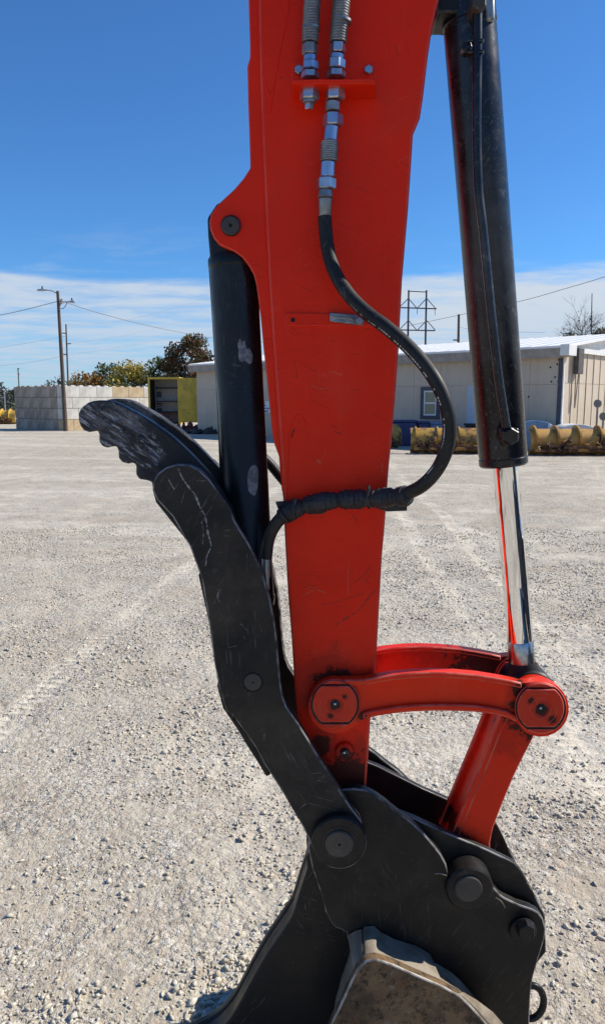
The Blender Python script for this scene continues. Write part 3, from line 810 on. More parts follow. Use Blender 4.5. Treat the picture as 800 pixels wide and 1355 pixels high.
ps = thing('utility_pole', 'thinner far pole with short side brackets right of the tall light pole', 'pole', (P(91, 530, 75).x, 75, 0))
o2 = (ps.location.x, 75); q = P(87.5, 429, 75)
tube('pole', [(0, 0, 0), (q.x - o2[0], 0, q.z)], [.10, .07], wood, ps, 8)
for px, py, s in ((87.5, 441, -1), (89, 455, 1), (89, 469, -1)):
    a = rel(px, py, 75, o2); tube('bracket', [a, (a[0] + s * .38, a[1], a[2] + .02)], .05, dark, ps, 5)
pt = thing('utility_pole', 'short distant pole above the left end of the block wall', 'pole', (P(26.5, 530, 90).x, 90, 0))
tube('pole', [(0, 0, 0), (0, 0, P(26.5, 487, 90).z)], .07, wood, pt, 8)
for k in (488, 495): tube('bracket', [(-.0, -.1, P(26, k, 90).z), (.18, -.1, P(26, k, 90).z)], .06, dark, pt, 5)
pr = thing('utility_pole', 'bare dark pole above the roof between transmission tower and cylinder', 'pole', (P(605, 530, 70).x, 70, 0))
pz = P(606.5, 416, 70).z; pxx = P(606.5, 416, 70).x - pr.location.x
tube('pole', [(0, 0, 0), (pxx, 0, pz)], [.15, .11], wood, pr, 8)
tube('bracket', [(pxx * .7 - .5, 0, P(604, 450, 70).z), (pxx * .7, 0, P(604, 450, 70).z)], .06, dark, pr, 5)
ant = tube('antenna_mast', [(P(782, 530, 50).x, 50, 0), (P(781.5, 440, 50).x, 50, P(400, 440, 50).z), (P(782.5, 388, 50).x, 50, P(400, 388, 50).z)], [.05, .045, .025], dark, None, 6)
tag(ant, 'slim dark antenna mast in front of the leafless tree', 'antenna')

# H-frame tower
Yt = 150; tw = thing('transmission_tower', 'dark two pole transmission tower with zigzag crossarms beyond the roof', 'tower', (P(551, 530, Yt).x, Yt, 0))
o3 = (tw.location.x, Yt); rl = lambda px, py: rel(px, py, Yt, o3)
tm = simple('tower_steel', (.035, .045, .065), None, .7)
for a, b in ((540.3, 538), (563.8, 561)):
    tube('pole', [(rel(b, 530, Yt, o3)[0], 0, 0), rl(a, 384)], [.24, .17], tm, tw, 8)
for py0, py1, x0, x1 in ((407, 408.6, 527, 577), (436.5, 437.6, 525, 575)):
    tube('crossarm', [rl(x0, py0), rl(x1, py1)], .13, tm, tw, 6)
    py = (py0 + py1) / 2; s = -13
    bm = bmesh.new()
    for pxa, pxb in ((540, 527), (540, 551), (564, 551.5), (564, 575.5)): add_tube(bm, [rl(pxa, py + s), rl(pxb, py)], .09, 6)
    from_bm('brace', bm, tm, tw, 40)
tube('top_beam', [rl(540.3, 385.3), rl(564, 386.5)], .10, tm, tw, 6)
for px, py in ((551.5, 408), (575, 409)): tube('insulator', [rl(px, py), rl(px, py + 8)], .06, tm, tw, 5)

def wire(label, pts, r=.02, sag=0.0, group='overhead wires'):
    a = [P(*p) for p in pts]
    if len(a) == 2:
        n = 16; a = [a[0].lerp(a[1], i / n) - Vector((0, 0, sag * 4 * (i / n) * (1 - i / n))) for i in range(n + 1)]
    else: a = spline(a, 5)
    tag(tube('overhead_wire', a, r, wirem, None, 5), label, 'wire', group)
wire('dark wire from the tall wooden pole down past the left picture edge', [(76, 399, Yp), (0, 417, 44), (-120, 437, 52)], .018)
wire('dark wire from the tall wooden pole sagging right toward the large tree', [(79, 397, Yp), (120, 411, 42), (180, 427, 45), (240, 440, 50), (300, 449, 56), (420, 459, 66)], .018)
wire('dark wire entering at the right picture edge and dropping left to the lone pole', [(860, 344, 46), (800, 366, 50), (740, 384, 55), (690, 398, 60), (606.5, 417, 70), (540, 431, 80)], .022)
wire('faint far wire meeting the left edge above the block wall', [(-60, 470, 110), (0, 460, 105), (60, 450, 100), (87, 445, 75)], .013)
wire('uppermost faint wire right of the far bracketed pole', [(88, 430, 75), (160, 425, 90), (240, 405, 100), (300, 385, 110)], .011)
wire('middle faint wire right of the far bracketed pole', [(91, 455, 75), (150, 447, 88), (200, 436, 96), (290, 412, 110)], .011)
wire('lowest faint wire right of the far bracketed pole', [(90, 470, 75), (150, 461, 88), (220, 449, 100), (300, 440, 115)], .011)
wire('faint wire low in the sky above the left end of the block wall', [(-60, 487, 110), (0, 484, 105), (50, 478, 98), (88, 470, 75)], .012)
wire('short wire running right from the lone bare pole', [(607, 433, 70), (640, 438, 72), (720, 440, 75)], .02)

# ---- chain link fence at far left
fn = thing('chain_link_fence', 'chain link fence with round posts at the far left', 'fence', (P(22, 545, 62).x, 62, 0))
for k in range(5):
    x = -k * 2.4; z1 = P(8, 519, 62).z
    tube('fence_post', [(x - .9, 0, 0), (x - .9, 0, z1)], .05, steel, fn, 8)
    if k < 4: tube('top_rail', [(x - .95, 0, 1.9), (x - 3.25, 0, 1.9)], .03, steel, fn, 6)
bm = bmesh.new(); 
for k in range(70):
    for s in (1, -1):
        x = -.9 - 9.6 * k / 70; x2 = x + s * 1.8
        if -10.5 < x2 < -.9: add_tube(bm, [(x, -.02 * s, .08), (x2, -.02 * s, 1.88)], .005, 3, False)
m_ = from_bm('mesh_fabric', bm, steel, fn)

# ================================================================== THE EXCAVATOR (arm, thumb, linkage and bucket)
EX = Vector((.25, 1.70, 0))
ex = thing('excavator', 'red compact excavator arm with black thumb, bucket and hydraulic cylinders in the foreground', 'excavator', EX)
def E(px, py, Y): return P(px, py, Y) - EX

def grime(m, spots):
    """dark greasy patches round given pivots (x, z, radius)"""
    tot = None
    sp = m.n('ShaderNodeSeparateXYZ'); m.l(m.tc.outputs['Object'], sp.inputs[0])
    nz = m.noise(22, 10, .78)
    for x, z, r, soft in spots:
        dx = m.math('SUBTRACT', sp.outputs[0], x); dz = m.math('SUBTRACT', sp.outputs[2], z)
        d = m.math('SQRT', m.math('ADD', m.math('MULTIPLY', dx, dx), m.math('MULTIPLY', dz, dz)))
        d = m.math('ADD', d, m.math('MULTIPLY_ADD', nz, r * 2.2, -r * 1.1))
        f = m.ramp(d, r * .60, r * (.64 + soft * .45), 1, 0)
        tot = f if tot is None else m.math('MAXIMUM', tot, f)
    return tot
def scratches(m, rots, lo=.67, hi=.71, sc=5, st=(55, 55, 3.2)):
    tot = None
    for i, r in enumerate(rots):
        n = m.noise(sc, 2, .5, st, (i * 3.1, 0, i * 1.7), (0, r, 0)); f = m.ramp(n, lo, hi)
        patch = m.ramp(m.noise(3.0, 3, .5, loc=(i * 5, 2, 1)), .53, .66)
        f = m.math('MULTIPLY', f, patch); tot = f if tot is None else m.math('MAXIMUM', tot, f)
    return tot
def red_mat(name, spots=(), base=(.86, .024, .0045), amt=1.0, dirt=.16):
    m = NB(name)
    c = m.mix(m.ramp(m.noise(3.0, 8, .65), .3, .7), base, (base[0] * .85, base[1] * .85, base[2]))
    c = m.mix(m.ramp(m.noise(5.0, 7, .7, (3, 3, .5), (2, 0, 5)), .5, .8, 0, .35), c, (base[0] * .95, base[1] * 2.4, base[2] * 4))
    c = m.mix(m.math('MULTIPLY', scratches(m, (.3, 1.1, -.7, 1.5)), .42 * amt), c, (.12, .018, .010))
    c = m.mix(m.math('MULTIPLY', scratches(m, (.15, -1.2), .67, .72, 7), .32 * amt), c, (.68, .16, .09))
    dust = m.math('MULTIPLY', m.ramp(m.noise(7, 8, .72), .48, .75), dirt)
    c = m.mix(dust, c, (.34, .07, .035))
    chips = m.ramp(m.noise(34, 5, .65), .70, .735); c = m.mix(m.math('MULTIPLY', chips, .8), c, (.06, .02, .015))
    g = None
    if spots:
        gs = grime(m, [(x, z, r * 1.5, .9) for x, z, r, q in spots]); c = m.mix(m.math('MULTIPLY', gs, .40), c, (.16, .016, .010))
        g = grime(m, spots); c = m.mix(m.math('MULTIPLY', g, .9), c, (.022, .013, .010))
    rough = m.ramp(m.noise(12, 5, .6), .3, .7, .34, .50)
    nb = m.bump(m.noise(160, 3, .5), .06, .001); nb = m.bump(m.noise(9, 4, .6), .08, .004, nb)
    return m.done(c, rough, 0, nb, .14)
def black_mat(name, dust=.45, base=(.006, .0062, .007), brown=(.030, .024, .018), rough=(.36, .62), scr=.6, dustcol=(.10, .09, .078), spec=.3):
    m = NB(name)
    c = m.mix(m.math('MULTIPLY', m.ramp(m.noise(4.5, 8, .68), .42, .72), dust), base, brown)
    c = m.mix(m.math('MULTIPLY', m.ramp(m.noise(30, 8, .75), .56, .74), dust * .55), c, dustcol)
    c = m.mix(m.math('MULTIPLY', scratches(m, (.5, -.6, 1.3, .05), .64, .70), scr), c, (.20, .19, .175))
    fl = m.ramp(m.noise(17, 8, .7, dist=.6), .695, .72)
    c = m.mix(m.math('MULTIPLY', fl, scr * .7), c, (.24, .22, .20))
    r = m.ramp(m.noise(10, 6, .65), .3, .7, rough[0], rough[1])
    nb = m.bump(m.noise(120, 4, .6), .12, .0015); nb = m.bump(m.noise(14, 5, .6), .12, .004, nb)
    return m.done(c, r, 0, nb, spec)
def xz(px, py, Y): q = E(px, py, Y); return q.x, q.z
def spot(px, py, Y, r, soft=.35): x, z = xz(px, py, Y); return (x, z, wrad(px, py, Y, r), soft)
YA = 1.645
EDGE = {}
red_arm = red_mat('arm_red', [spot(440, 912, YA, 43, .30), spot(455, 1030, YA, 46), spot(480, 1052, YA, 40), spot(425, 985, YA, 20)])
red_link = red_mat('link_red', [spot(690, 915, 1.6, 17, .2), spot(683, 935, 1.6, 12, .2), spot(640, 885, 1.6, 6, .3), spot(480, 950, 1.6, 9, .3)], (.86, .038, .008), .7, .22)
red_far = red_mat('far_link_red', [spot(690, 905, 1.6, 95, .12), spot(466, 915, 1.6, 40, .3)], (.80, .028, .007), .5)
red_low = red_mat('lower_link_red', [spot(700, 950, 1.668, 48, .25), spot(605, 1105, 1.668, 22, .3)], (.84, .034, .007))
blk = black_mat('black_steel', .8)
blk_th = black_mat('thumb_black', .9, (.008, .0075, .0075), (.048, .036, .025), (.45, .7), .32)
blk_cyl = black_mat('cylinder_black', .4, (.007, .0075, .0085), (.028, .028, .030), (.24, .42), .25, (.10, .105, .115))
blk_bcyl = black_mat('bucket_cylinder_black', .6, (.005, .0055, .007), (.070, .074, .084), (.17, .34), .4, (.34, .35, .36), spec=.38)
blk_ear = black_mat('bucket_black', .85, (.0035, .0040, .0048), (.030, .025, .019), (.36, .58), .16)
rubber = black_mat('hose_rubber', .7, (.010, .010, .011), (.035, .034, .032), (.46, .66), .3, (.16, .155, .145))
blk_body = black_mat('bucket_body_black', .5)
pin_m = black_mat('pin_steel', .9, (.05, .045, .04), (.10, .08, .06), (.4, .6), .5)
zinc = simple('zinc_plate', (.50, .52, .55), (.36, .38, .42), .30, .9, scale=40, bump=.15, bscale=120, bdist=.001)
zinc_d = simple('dull_zinc', (.34, .35, .34), (.24, .24, .22), .42, .85, scale=40, bump=.2, bscale=120, bdist=.001)
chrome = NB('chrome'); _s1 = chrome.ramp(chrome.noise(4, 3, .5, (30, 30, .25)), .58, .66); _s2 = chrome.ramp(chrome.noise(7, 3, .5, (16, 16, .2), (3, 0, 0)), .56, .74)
_c = chrome.mix(chrome.math('MULTIPLY', _s1, .75), (.86, .86, .85), (.20, .19, .17)); _c = chrome.mix(chrome.math('MULTIPLY', _s2, .5), _c, (.42, .43, .45))  # dark streaks put into the rod colour imitate reflected dark lines
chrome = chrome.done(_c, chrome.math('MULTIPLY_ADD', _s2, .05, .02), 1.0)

worn_edge = simple('worn_edge', (.20, .195, .185), (.018, .017, .016), .5, 0, scale=26, a=.40, b=.62)
worn_red = simple('worn_red_edge', (.60, .10, .06), (.48, .03, .012), .5, scale=22, a=.42, b=.6)
for k_ in (blk, blk_th, blk_ear): EDGE[k_] = worn_edge
EDGE[red_link] = worn_red; EDGE[red_arm] = simple('arm_red_edge', (.74, .05, .022), (.66, .022, .008), .45, 0, scale=12); EDGE[red_low] = worn_red; EDGE[red_far] = worn_red
def plate(name, px_pts, Y0, Y1, mat, parent, bw=.003, smooth_it=0, sm=30, seg=2):
    pts = chaikin([tuple(p) for p in px_pts], smooth_it) if smooth_it else px_pts
    w = [xz(p[0], p[1], Y0) for p in pts]
    bm = bmesh.new(); add_prism(bm, w, Y0 - EX.y, Y1 - EX.y)
    o = from_bm(name, bm, mat, parent, sm)
    if bw:
        b = bevel(o, bw, seg, 35)
        if mat in EDGE: o.data.materials.append(EDGE[mat]); o.modifiers['bevel'].material = 1
    return o
def disc(name, px, py, Y0, Y1, rpx, mat, parent, n=40, cham=.003, hole=None):
    c0, c1 = E(px, py, Y0), E(px, py, Y0) + Vector((0, Y1 - Y0, 0)); r = wrad(px, py, Y0, rpx); L = Y1 - Y0
    t = min(cham / L, .4)
    prof = [(0, r - cham), (t, r), (1 - t, r), (1, r - cham)]
    if hole: h = wrad(px, py, Y0, hole); prof = [(min(.5, .006 / L), h * .85), (0, h), (0, h + .0005)] + prof
    return lathe(name, c0, c1, prof, mat, parent, n)

# ---- dipper arm (box section)
arm_right = [(590, -60), (580.6, 0), (577, 14), (570, 48), (566, 75), (559.5, 130), (555.6, 156), (546.5, 177), (545, 201), (542.5, 240), (540, 276), (532, 370), (527, 470), (522, 537), (518, 582), (514, 622), (509, 695), (505, 740), (498.6, 858), (496, 900), (490, 952), (487, 1004), (484, 1042), (481, 1075), (470, 1120)]
arm_left = [(428, 1125), (412, 1075), (400, 1010), (392, 949), (388.6, 894), (387, 866), (385, 837), (382, 800), (381, 786), (376.8, 713), (374.3, 655), (371, 600), (366, 530), (360, 450), (355.5, 380), (351, 290), (347, 200), (343, 100), (341, 0), (340, -60)]
arm = plate('dipper_arm', arm_right + arm_left, YA, 1.775, red_arm, ex, .006, seg=3)
# ears carrying the thumb cylinder, set just behind the arm face
ear = [(329, -60), (328.6, 0), (330.5, 60), (330.3, 76), (327, 88), (328, 130), (330, 190), (331, 222), (322, 236), (310, 250), (296, 263), (286.5, 272), (279, 283), (277, 294), (278.2, 304), (282.6, 314.6), (290, 323.6), (299.4, 328), (310, 332.7), (320, 340), (329, 351.5), (335.6, 363.7), (338.8, 376.6), (340.8, 389.5), (344.6, 420.5), (348.5, 462), (353.7, 508), (357.6, 549.7), (359, 568), (362, 585), (368.8, 604), (370.7, 627), (372.6, 645), (375.5, 668), (384, 668), (384, 560), (366, 300), (360, 200), (356, 60), (352, -60)]
e1 = plate('ear_plate', ear, YA + .006, YA + .028, red_arm, arm, .003)
e2 = e1.copy(); C.objects.link(e2); e2.location = (0, .100, 0)
# weld beads
def bead(name, pts, Y, r, mat, parent):
    w = spline([E(a, b, Y) for a, b in pts], 10); rs = [r * rnd(.75, 1.2) for _ in w]
    return tube(name, w, rs, mat, parent, 6)
bead('weld_bead', [(341.5, 0), (344.5, 100), (348, 200), (352, 290), (356.5, 380), (361, 450), (366.5, 530), (371.5, 600), (375, 650)], YA + .0045, .0035, red_arm, arm)
bead('weld_bead', [(384, -30), (380, 20), (371, 65), (362.5, 112), (357, 150)], YA - .0002, .0016, red_arm, arm)
bead('weld_bead', [(362.5, 112), (356, 125), (352, 108)], YA - .0002, .0016, red_arm, arm)
bead('weld_bead', [(380, 668), (381.5, 600), (384, 566), (395, 548), (405, 560)], YA - .0002, .0012, red_arm, arm)
# pin of the ear
disc('ear_pin', 305, 298, YA - .006, YA + .12, 12.2, pin_m, arm, hole=2.5)
disc('ear_pin_collar', 305, 298, YA - .002, YA + .008, 13.4, blk, arm)
clamp_m = simple('clamp_steel', (.30, .31, .34), (.14, .15, .18), .3, .9, scale=45, stretch=(1, 1, 4))
# flat bar and clamp
plate('flat_bar', [(377, 414), (500, 416), (500, 432), (377, 431)], YA - .005, YA + .001, red_arm, arm, .0015)
disc('bolt_hole', 387.3, 423.3, YA - .0056, YA - .004, 3.0, simple('hole_black', (.004, .004, .004), None, .8), arm, 20, .0003)
plate('clamp', [(436, 413), (470, 416), (481, 423), (481, 430), (472, 430), (436, 425.5)], YA - .013, YA - .0051, clamp_m, arm, .002)
plate('clamp_fold', [(436, 417.5), (466, 421), (468, 424), (436, 420)], YA - .0155, YA - .0131, zinc_d, arm, .001)
disc('clamp_bolt', 475, 424, YA - .02, YA - .0131, 4.5, zinc, arm, 6, .001)
# grease boss and nipple low on the arm
b_ = disc('grease_boss', 456, 996.5, YA - .012, YA + .001, 12.5, red_arm, arm, 30, .003)
disc('grease_fitting', 456, 997, YA - .020, YA - .0121, 6, blk, arm, 20, .003)
disc('grease_nipple', 455.5, 996.5, YA - .026, YA - .0201, 1.7, zinc, arm, 12, .001)

# ---- bracket with the bulkhead couplings
plate('bracket_back', [(387, 83), (496, 85), (497, 108), (386, 106)], YA - .005, YA + .001, red_arm, arm, .001)
# shelf, seen from below
def slab(name, near, far, Y0, Y1, th, mat, parent, bw=.002):
    a = [E(px, py, Y0) for px, py in near]; b = [E(px, py, Y1) for px, py in far]
    z = sum(p.z for p in a) / len(a)
    lo = [(p.x, p.y) for p in a] + [(p.x, p.y) for p in b[::-1]]
    bm = bmesh.new(); v0 = [bm.verts.new((x, y, z - th)) for x, y in lo]; v1 = [bm.verts.new((x, y, z)) for x, y in lo]
    bm.faces.new(v0[::-1]); bm.faces.new(v1); n = len(lo)
    for i in range(n): bm.faces.new((v0[i], v0[(i + 1) % n], v1[(i + 1) % n], v1[i]))
    o = from_bm(name, bm, mat, parent); bevel(o, bw, 2); return o
slab('hose_bracket', [(386, 106), (400, 104), (430, 103), (465, 104), (497, 107)], [(386, 106), (497, 107)], 1.572, YA - .0005, .009, red_arm, arm)
for px, py in ((395.3, 91), (487.5, 91)): disc('bolt', px, py, YA - .016, YA - .0051, 6.2, zinc, arm, 6, .002)

YF = 1.603
def fitting(name, c0, c1, w, mat, parent, sides=24, cham=.12, Y=YF, ribs=0, w1=None, rot=0):
    p0, p1 = E(*c0, Y), E(*c1, Y); r = wrad(*c0, Y, w / 2); r1 = wrad(*c1, Y, (w1 or w) / 2)
    if sides == 6: r *= 1.06; r1 *= 1.06
    if ribs:
        prof = []
        for i in range(ribs):
            prof += [(i / ribs, r * .93), ((i + .3) / ribs, r), ((i + .7) / ribs, r), ((i + .99) / ribs, r * .93)]
    else: prof = [(0, r * (1 - cham)), (.09, r), (.91, r1), (1, r1 * (1 - cham))]
    return lathe(name, p0, p1, prof, mat, parent, sides, 25, rot)
spr = simple('guard_spring', (.26, .265, .26), (.17, .17, .165), .45, .7, scale=60)
blueish = simple('blue_zinc', (.34, .39, .50), (.42, .46, .54), .28, .9, scale=40)
hr = fitting('hydraulic_hose', (457, -70), (446.8, 57), 24, spr, ex, 20, ribs=34); hr['label'] = 'right steel guarded hose coming down to the bracket'
fitting('guard_collar', (452.6, 26), (452.1, 30), 25.5, zinc_d, hr)
fitting('hex_nut', (446.5, 58), (446.2, 71), 21, zinc, hr, 6)
fitting('sleeve', (446, 73), (445.3, 80), 20, blueish, hr, 20)
fitting('hex_nut', (445.3, 79), (444.8, 92), 22.5, zinc, hr, 6, rot=.3)
fitting('lock_nut', (444.5, 94), (444.2, 103), 24, zinc, hr, 6)
fitting('bulkhead_hex', (443.3, 112), (442.6, 133), 25.5, zinc, hr, 6, rot=.2)
fitting('small_nut', (440, 135), (439.6, 148), 20, zinc_d, hr, 12)
fitting('hex_nut', (440.4, 151), (440, 167), 25, blueish, hr, 6, rot=.1)
fitting('sleeve', (438.8, 167), (436.6, 188), 19, blueish, hr)
fitting('ribbed_coupler', (435.8, 188), (434.8, 214), 24, zinc_d, hr, 28, ribs=9)
fitting('sleeve', (434, 214), (433, 236), 20, blueish, hr)
fitting('hex_nut', (431.4, 236), (431, 251), 25, zinc, hr, 6, rot=.25)
fitting('ferrule', (430.5, 251), (430.2, 262), 18, zinc_d, hr, w1=21)
fitting('ferrule', (430.2, 262), (429.5, 289), 18.5, zinc_d, hr, 18, w1=16.5)
hl = fitting('hydraulic_hose', (417, -70), (409.8, 57), 23, spr, ex, 20, ribs=34); hl['label'] = 'left steel guarded hose ending in a plugged coupling'
fitting('guard_collar', (411.2, 36), (411, 40), 24.5, zinc_d, hl)
fitting('hex_nut', (410, 58), (409.8, 73), 20, zinc_d, hl, 6)
fitting('sleeve', (410, 74), (410, 82), 18, blueish, hl, 20)
fitting('hex_nut', (410.2, 82), (410, 93), 21.5, blueish, hl, 6, rot=.3)
fitting('lock_nut', (410, 95), (410, 104), 22, zinc, hl, 6)
fitting('bulkhead_hex', (409.5, 112), (409, 133), 24.5, zinc, hl, 6, rot=.15)
fitting('plug', (409, 133), (409, 137), 18, zinc_d, hl, 20)
fitting('plug_head', (409, 136), (409, 144.5), 11, zinc, hl, 4)

# ---- the long black hose looping off the arm
hp = [(429.3, 287, 1.603), (430.5, 305, 1.60), (434, 332, 1.59), (443, 361, 1.575), (461, 390, 1.55), (485, 414, 1.53), (512, 434, 1.51), (541, 460, 1.49), (566, 489, 1.47), (584, 520, 1.46), (593.5, 554, 1.46), (592, 588, 1.47), (580, 618, 1.49), (560, 641, 1.51), (537, 653, 1.55), (510, 658, 1.585), (480, 660, 1.60), (450, 662, 1.60), (420, 665, 1.60), (395, 671, 1.605), (377, 681, 1.61), (363, 696, 1.62), (355, 714, 1.63), (351.6, 738, 1.635)]
w = spline([E(*p) for p in hp], 8)
hose = tube('hydraulic_hose', w, .0142, rubber, ex, 16); hose['label'] = 'long black rubber hose looping out to the right of the arm'
# print along the hose
ik = simple('hose_print', (.42, .42, .40), None, .6)
bm = bmesh.new(); rs = random.Random(4)
for i in list(range(14, 66)) + list(range(70, 118)):
    if rs.random() < .22: continue
    p = w[i]; t = (w[i + 1] - w[i]).normalized(); side = Vector((t.z, 0, -t.x)).normalized()
    view = (Vector((0, 0, HC)) - EX - p).normalized(); side = view.cross(t).normalized()
    off = (view * .72 - side * .69).normalized() if i < 118 else view
    c = p + off * .01435; l = rs.uniform(.0016, .004); hh = .0016; sd_ = t.cross(off).normalized()
    v = [bm.verts.new(c + t * a * l + sd_ * b * hh + off * .0002) for a, b in ((-1, -1), (1, -1), (1, 1), (-1, 1))]; bm.faces.new(v)
o = from_bm('printed_marking', bm, ik, hose); o['kind'] = 'stuff'
# lumpy cloth wrap and ties
wr = [(541, 655, 1.545), (530, 657, 1.56), (515, 658, 1.58), (495, 659.5, 1.592), (475, 660.5, 1.60), (455, 661, 1.60), (435, 663, 1.60), (412, 667, 1.602), (395, 672, 1.605), (380, 679, 1.61), (372, 686, 1.612)]
ws = spline([E(*p) for p in wr], 9); n = len(ws)
rs_ = [.0152 + .0066 * abs(math.sin(math.pi * (i / (n - 1)) ** .85 * 5.0)) ** .6 + .0012 * math.sin(i * 1.9) + rnd(-.0006, .0006) for i in range(n)]
rs_[0] = rs_[-1] = .0155
cloth = simple('wrap_cloth', (.012, .012, .014), (.022, .022, .024), .6, scale=30, bump=.9, bscale=45, bdist=.008, stretch=(2.5, 1, 1))
wrap = tube('hose_wrap', ws, rs_, cloth, hose, 18)
def loose(name, pts, Y, mat, parent, th=.004): return plate(name, pts, Y, Y + th, mat, parent, .001)
loose('wrap_flap', [(478, 658), (500, 650), (539, 654), (538, 676), (512, 677), (492, 671)], 1.61, cloth, wrap)
loose('wrap_flap', [(364, 664), (386, 662), (392, 676), (378, 688), (364, 694), (369, 677)], 1.622, cloth, wrap)
loose('wrap_flap', [(405, 668), (440, 668), (428, 680), (408, 681)], 1.60, cloth, wrap)
for i, (px, py) in enumerate(((388, 674), (430, 664), (457, 661), (476, 660.5), (488, 659.5))):
    c = E(px, py, 1.603); bmx = bmesh.new()
    add_lathe(bmx, c - Vector((.003, 0, 0)), c + Vector((.003, 0, 0)), [(0, .0222), (.2, .0232), (.8, .0232), (1, .0222)], 18)
    from_bm('cable_tie', bmx, cloth, wrap, 40)
tube('cable_tie_tail', [E(485, 660, 1.578), E(487, 648, 1.576), E(487, 643, 1.58)], .0035, cloth, wrap, 6)
tube('cable_tie_tail', [E(389, 672, 1.59), E(391, 660, 1.588)], .005, cloth, wrap, 6)
fitting('crimp_ferrule', (351.6, 737), (352, 764), 12, zinc_d, hose, 16, Y=1.635)
fitting('hose_end', (352.5, 764), (353, 780), 8, zinc_d, hose, 12, Y=1.635)
# second hose passing behind the arm
tube('hydraulic_hose', spline([E(330, 590, 1.80), E(345, 603, 1.80), (E(358, 615, 1.80)), E(372, 632, 1.80), E(392, 655, 1.80), E(420, 676, 1.82)], 6), .0125, rubber, ex, 12)['label'] = 'short hose passing behind the arm from the thumb cylinder'

# ---- thumb cylinder
YT = 1.712
tc_axis = lambda y: 313 + (y - 430) * .0555
ca, cb_ = E(tc_axis(338) , 338, YT), E(tc_axis(800), 800, YT)
rT = wrad(316, 480, YT, 32.5)
rT2 = wrad(316, 480, YT, 31)
thc = lathe('thumb_cylinder', ca, cb_, [(0, rT * .90), (.012, rT), (.03, rT), (.034, rT2), (.97, rT2), (.975, rT), (1, rT * .95)], blk_cyl, ex, 48)
plate('cylinder_eye', [(274, 288), (286, 270), (300, 262), (322, 270), (338, 300), (345, 352), (282, 352), (277.5, 340), (275, 312)], YT - .038, YT + .038, blk_cyl, thc, .006, 0)
tube('side_pipe', [E(278.5, 352, YT), E(283.5, 431, YT), E(287.5, 498, YT), E(291, 573, YT), E(294, 650, YT), E(297, 700, YT)], .0045, blk_cyl, thc, 8)
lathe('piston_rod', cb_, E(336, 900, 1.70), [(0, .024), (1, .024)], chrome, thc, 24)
# paint rubbed off in two patches
rub = simple('rubbed_paint', (.20, .20, .22), (.10, .10, .115), .6, scale=70, a=.42, b=.58)
def scuff(pts, seed):
    bm = bmesh.new(); d = (cb_ - ca).normalized(); vs = []
    rs = random.Random(seed)
    for px, py in chaikin(pts, 1):
        # drop the outline onto the barrel surface
        o = Vector((0, 0, HC)) - EX; dr = ray(px, py); L = dr.length; dr = dr / L
        oc = o - ca; a_ = dr - d * dr.dot(d); b0 = oc - d * oc.dot(d); A_ = a_.dot(a_); B_ = 2 * a_.dot(b0); C_ = b0.dot(b0) - (rT2 + .0003) ** 2
        t = (-B_ - math.sqrt(max(0, B_ * B_ - 4 * A_ * C_))) / (2 * A_); vs.append(bm.verts.new(o + dr * t))
    bm.faces.new(vs); bmesh.ops.triangulate(bm, faces=bm.faces)
    return from_bm('paint_scuff', bm, rub, thc)
scuff([(317, 446), (320, 455), (323, 449), (326, 462), (330, 460), (334, 468), (334, 478), (330, 483), (324, 476), (319, 480), (315, 474), (316, 462), (314, 458)], 1)
scuff([(331, 618), (338, 614), (342, 622), (341, 645), (338, 657), (331, 653), (328, 648), (327, 628)], 2)

# ---- near and far link
def circ(cx, cy, r, a0, a1, n=10): return [(cx + r * math.cos(R(a0 + (a1 - a0) * i / n)), cy + r * math.sin(R(a0 + (a1 - a0) * i / n))) for i in range(n + 1)]
top_l = [(455, 899.5), (470, 900), (480, 899.5), (495, 897), (520, 893), (545, 890.5), (570, 889.5), (600, 890.5), (630, 893), (655, 897), (677, 901), (690, 904)]
bot_l = [(692, 966), (683, 956), (672, 950), (655, 945.5), (630, 942), (600, 940.5), (570, 940.5), (545, 941.5), (520, 944), (500, 947), (480, 952), (470, 961)]
link_out = top_l + circ(715, 938, 37, -85, 140, 14) + bot_l + circ(443, 935, 35.5, 55, 280, 14)
NL = plate('bucket_link', link_out, 1.612, 1.640, red_link, ex, .003)
NL['label'] = 'near curved red link joining the arm to the cylinder rod'
up_ = top_l; rim_top = up_ + [(x, y + 7.5) for x, y in up_[::-1]]
plate('rim', [p for p in rim_top], 1.600, 1.6125, red_link, NL, .0035, 0)
bl2 = bot_l[1:-1]; plate('rim', bl2 + [(x, y - 8) for x, y in bl2[::-1]], 1.600, 1.6125, red_link, NL, .0035, 0)
pin_red = red_mat('pin_end_red', [spot(443, 932, 1.6, 9, .5), spot(715, 937.5, 1.6, 9, .5), spot(437, 945, 1.6, 5, .5), spot(455, 920, 1.6, 4, .5), spot(728, 950, 1.6, 6, .5), spot(700, 925, 1.6, 5, .5)], (.66, .042, .014), 1.0, .5)
EDGE[pin_red] = worn_red
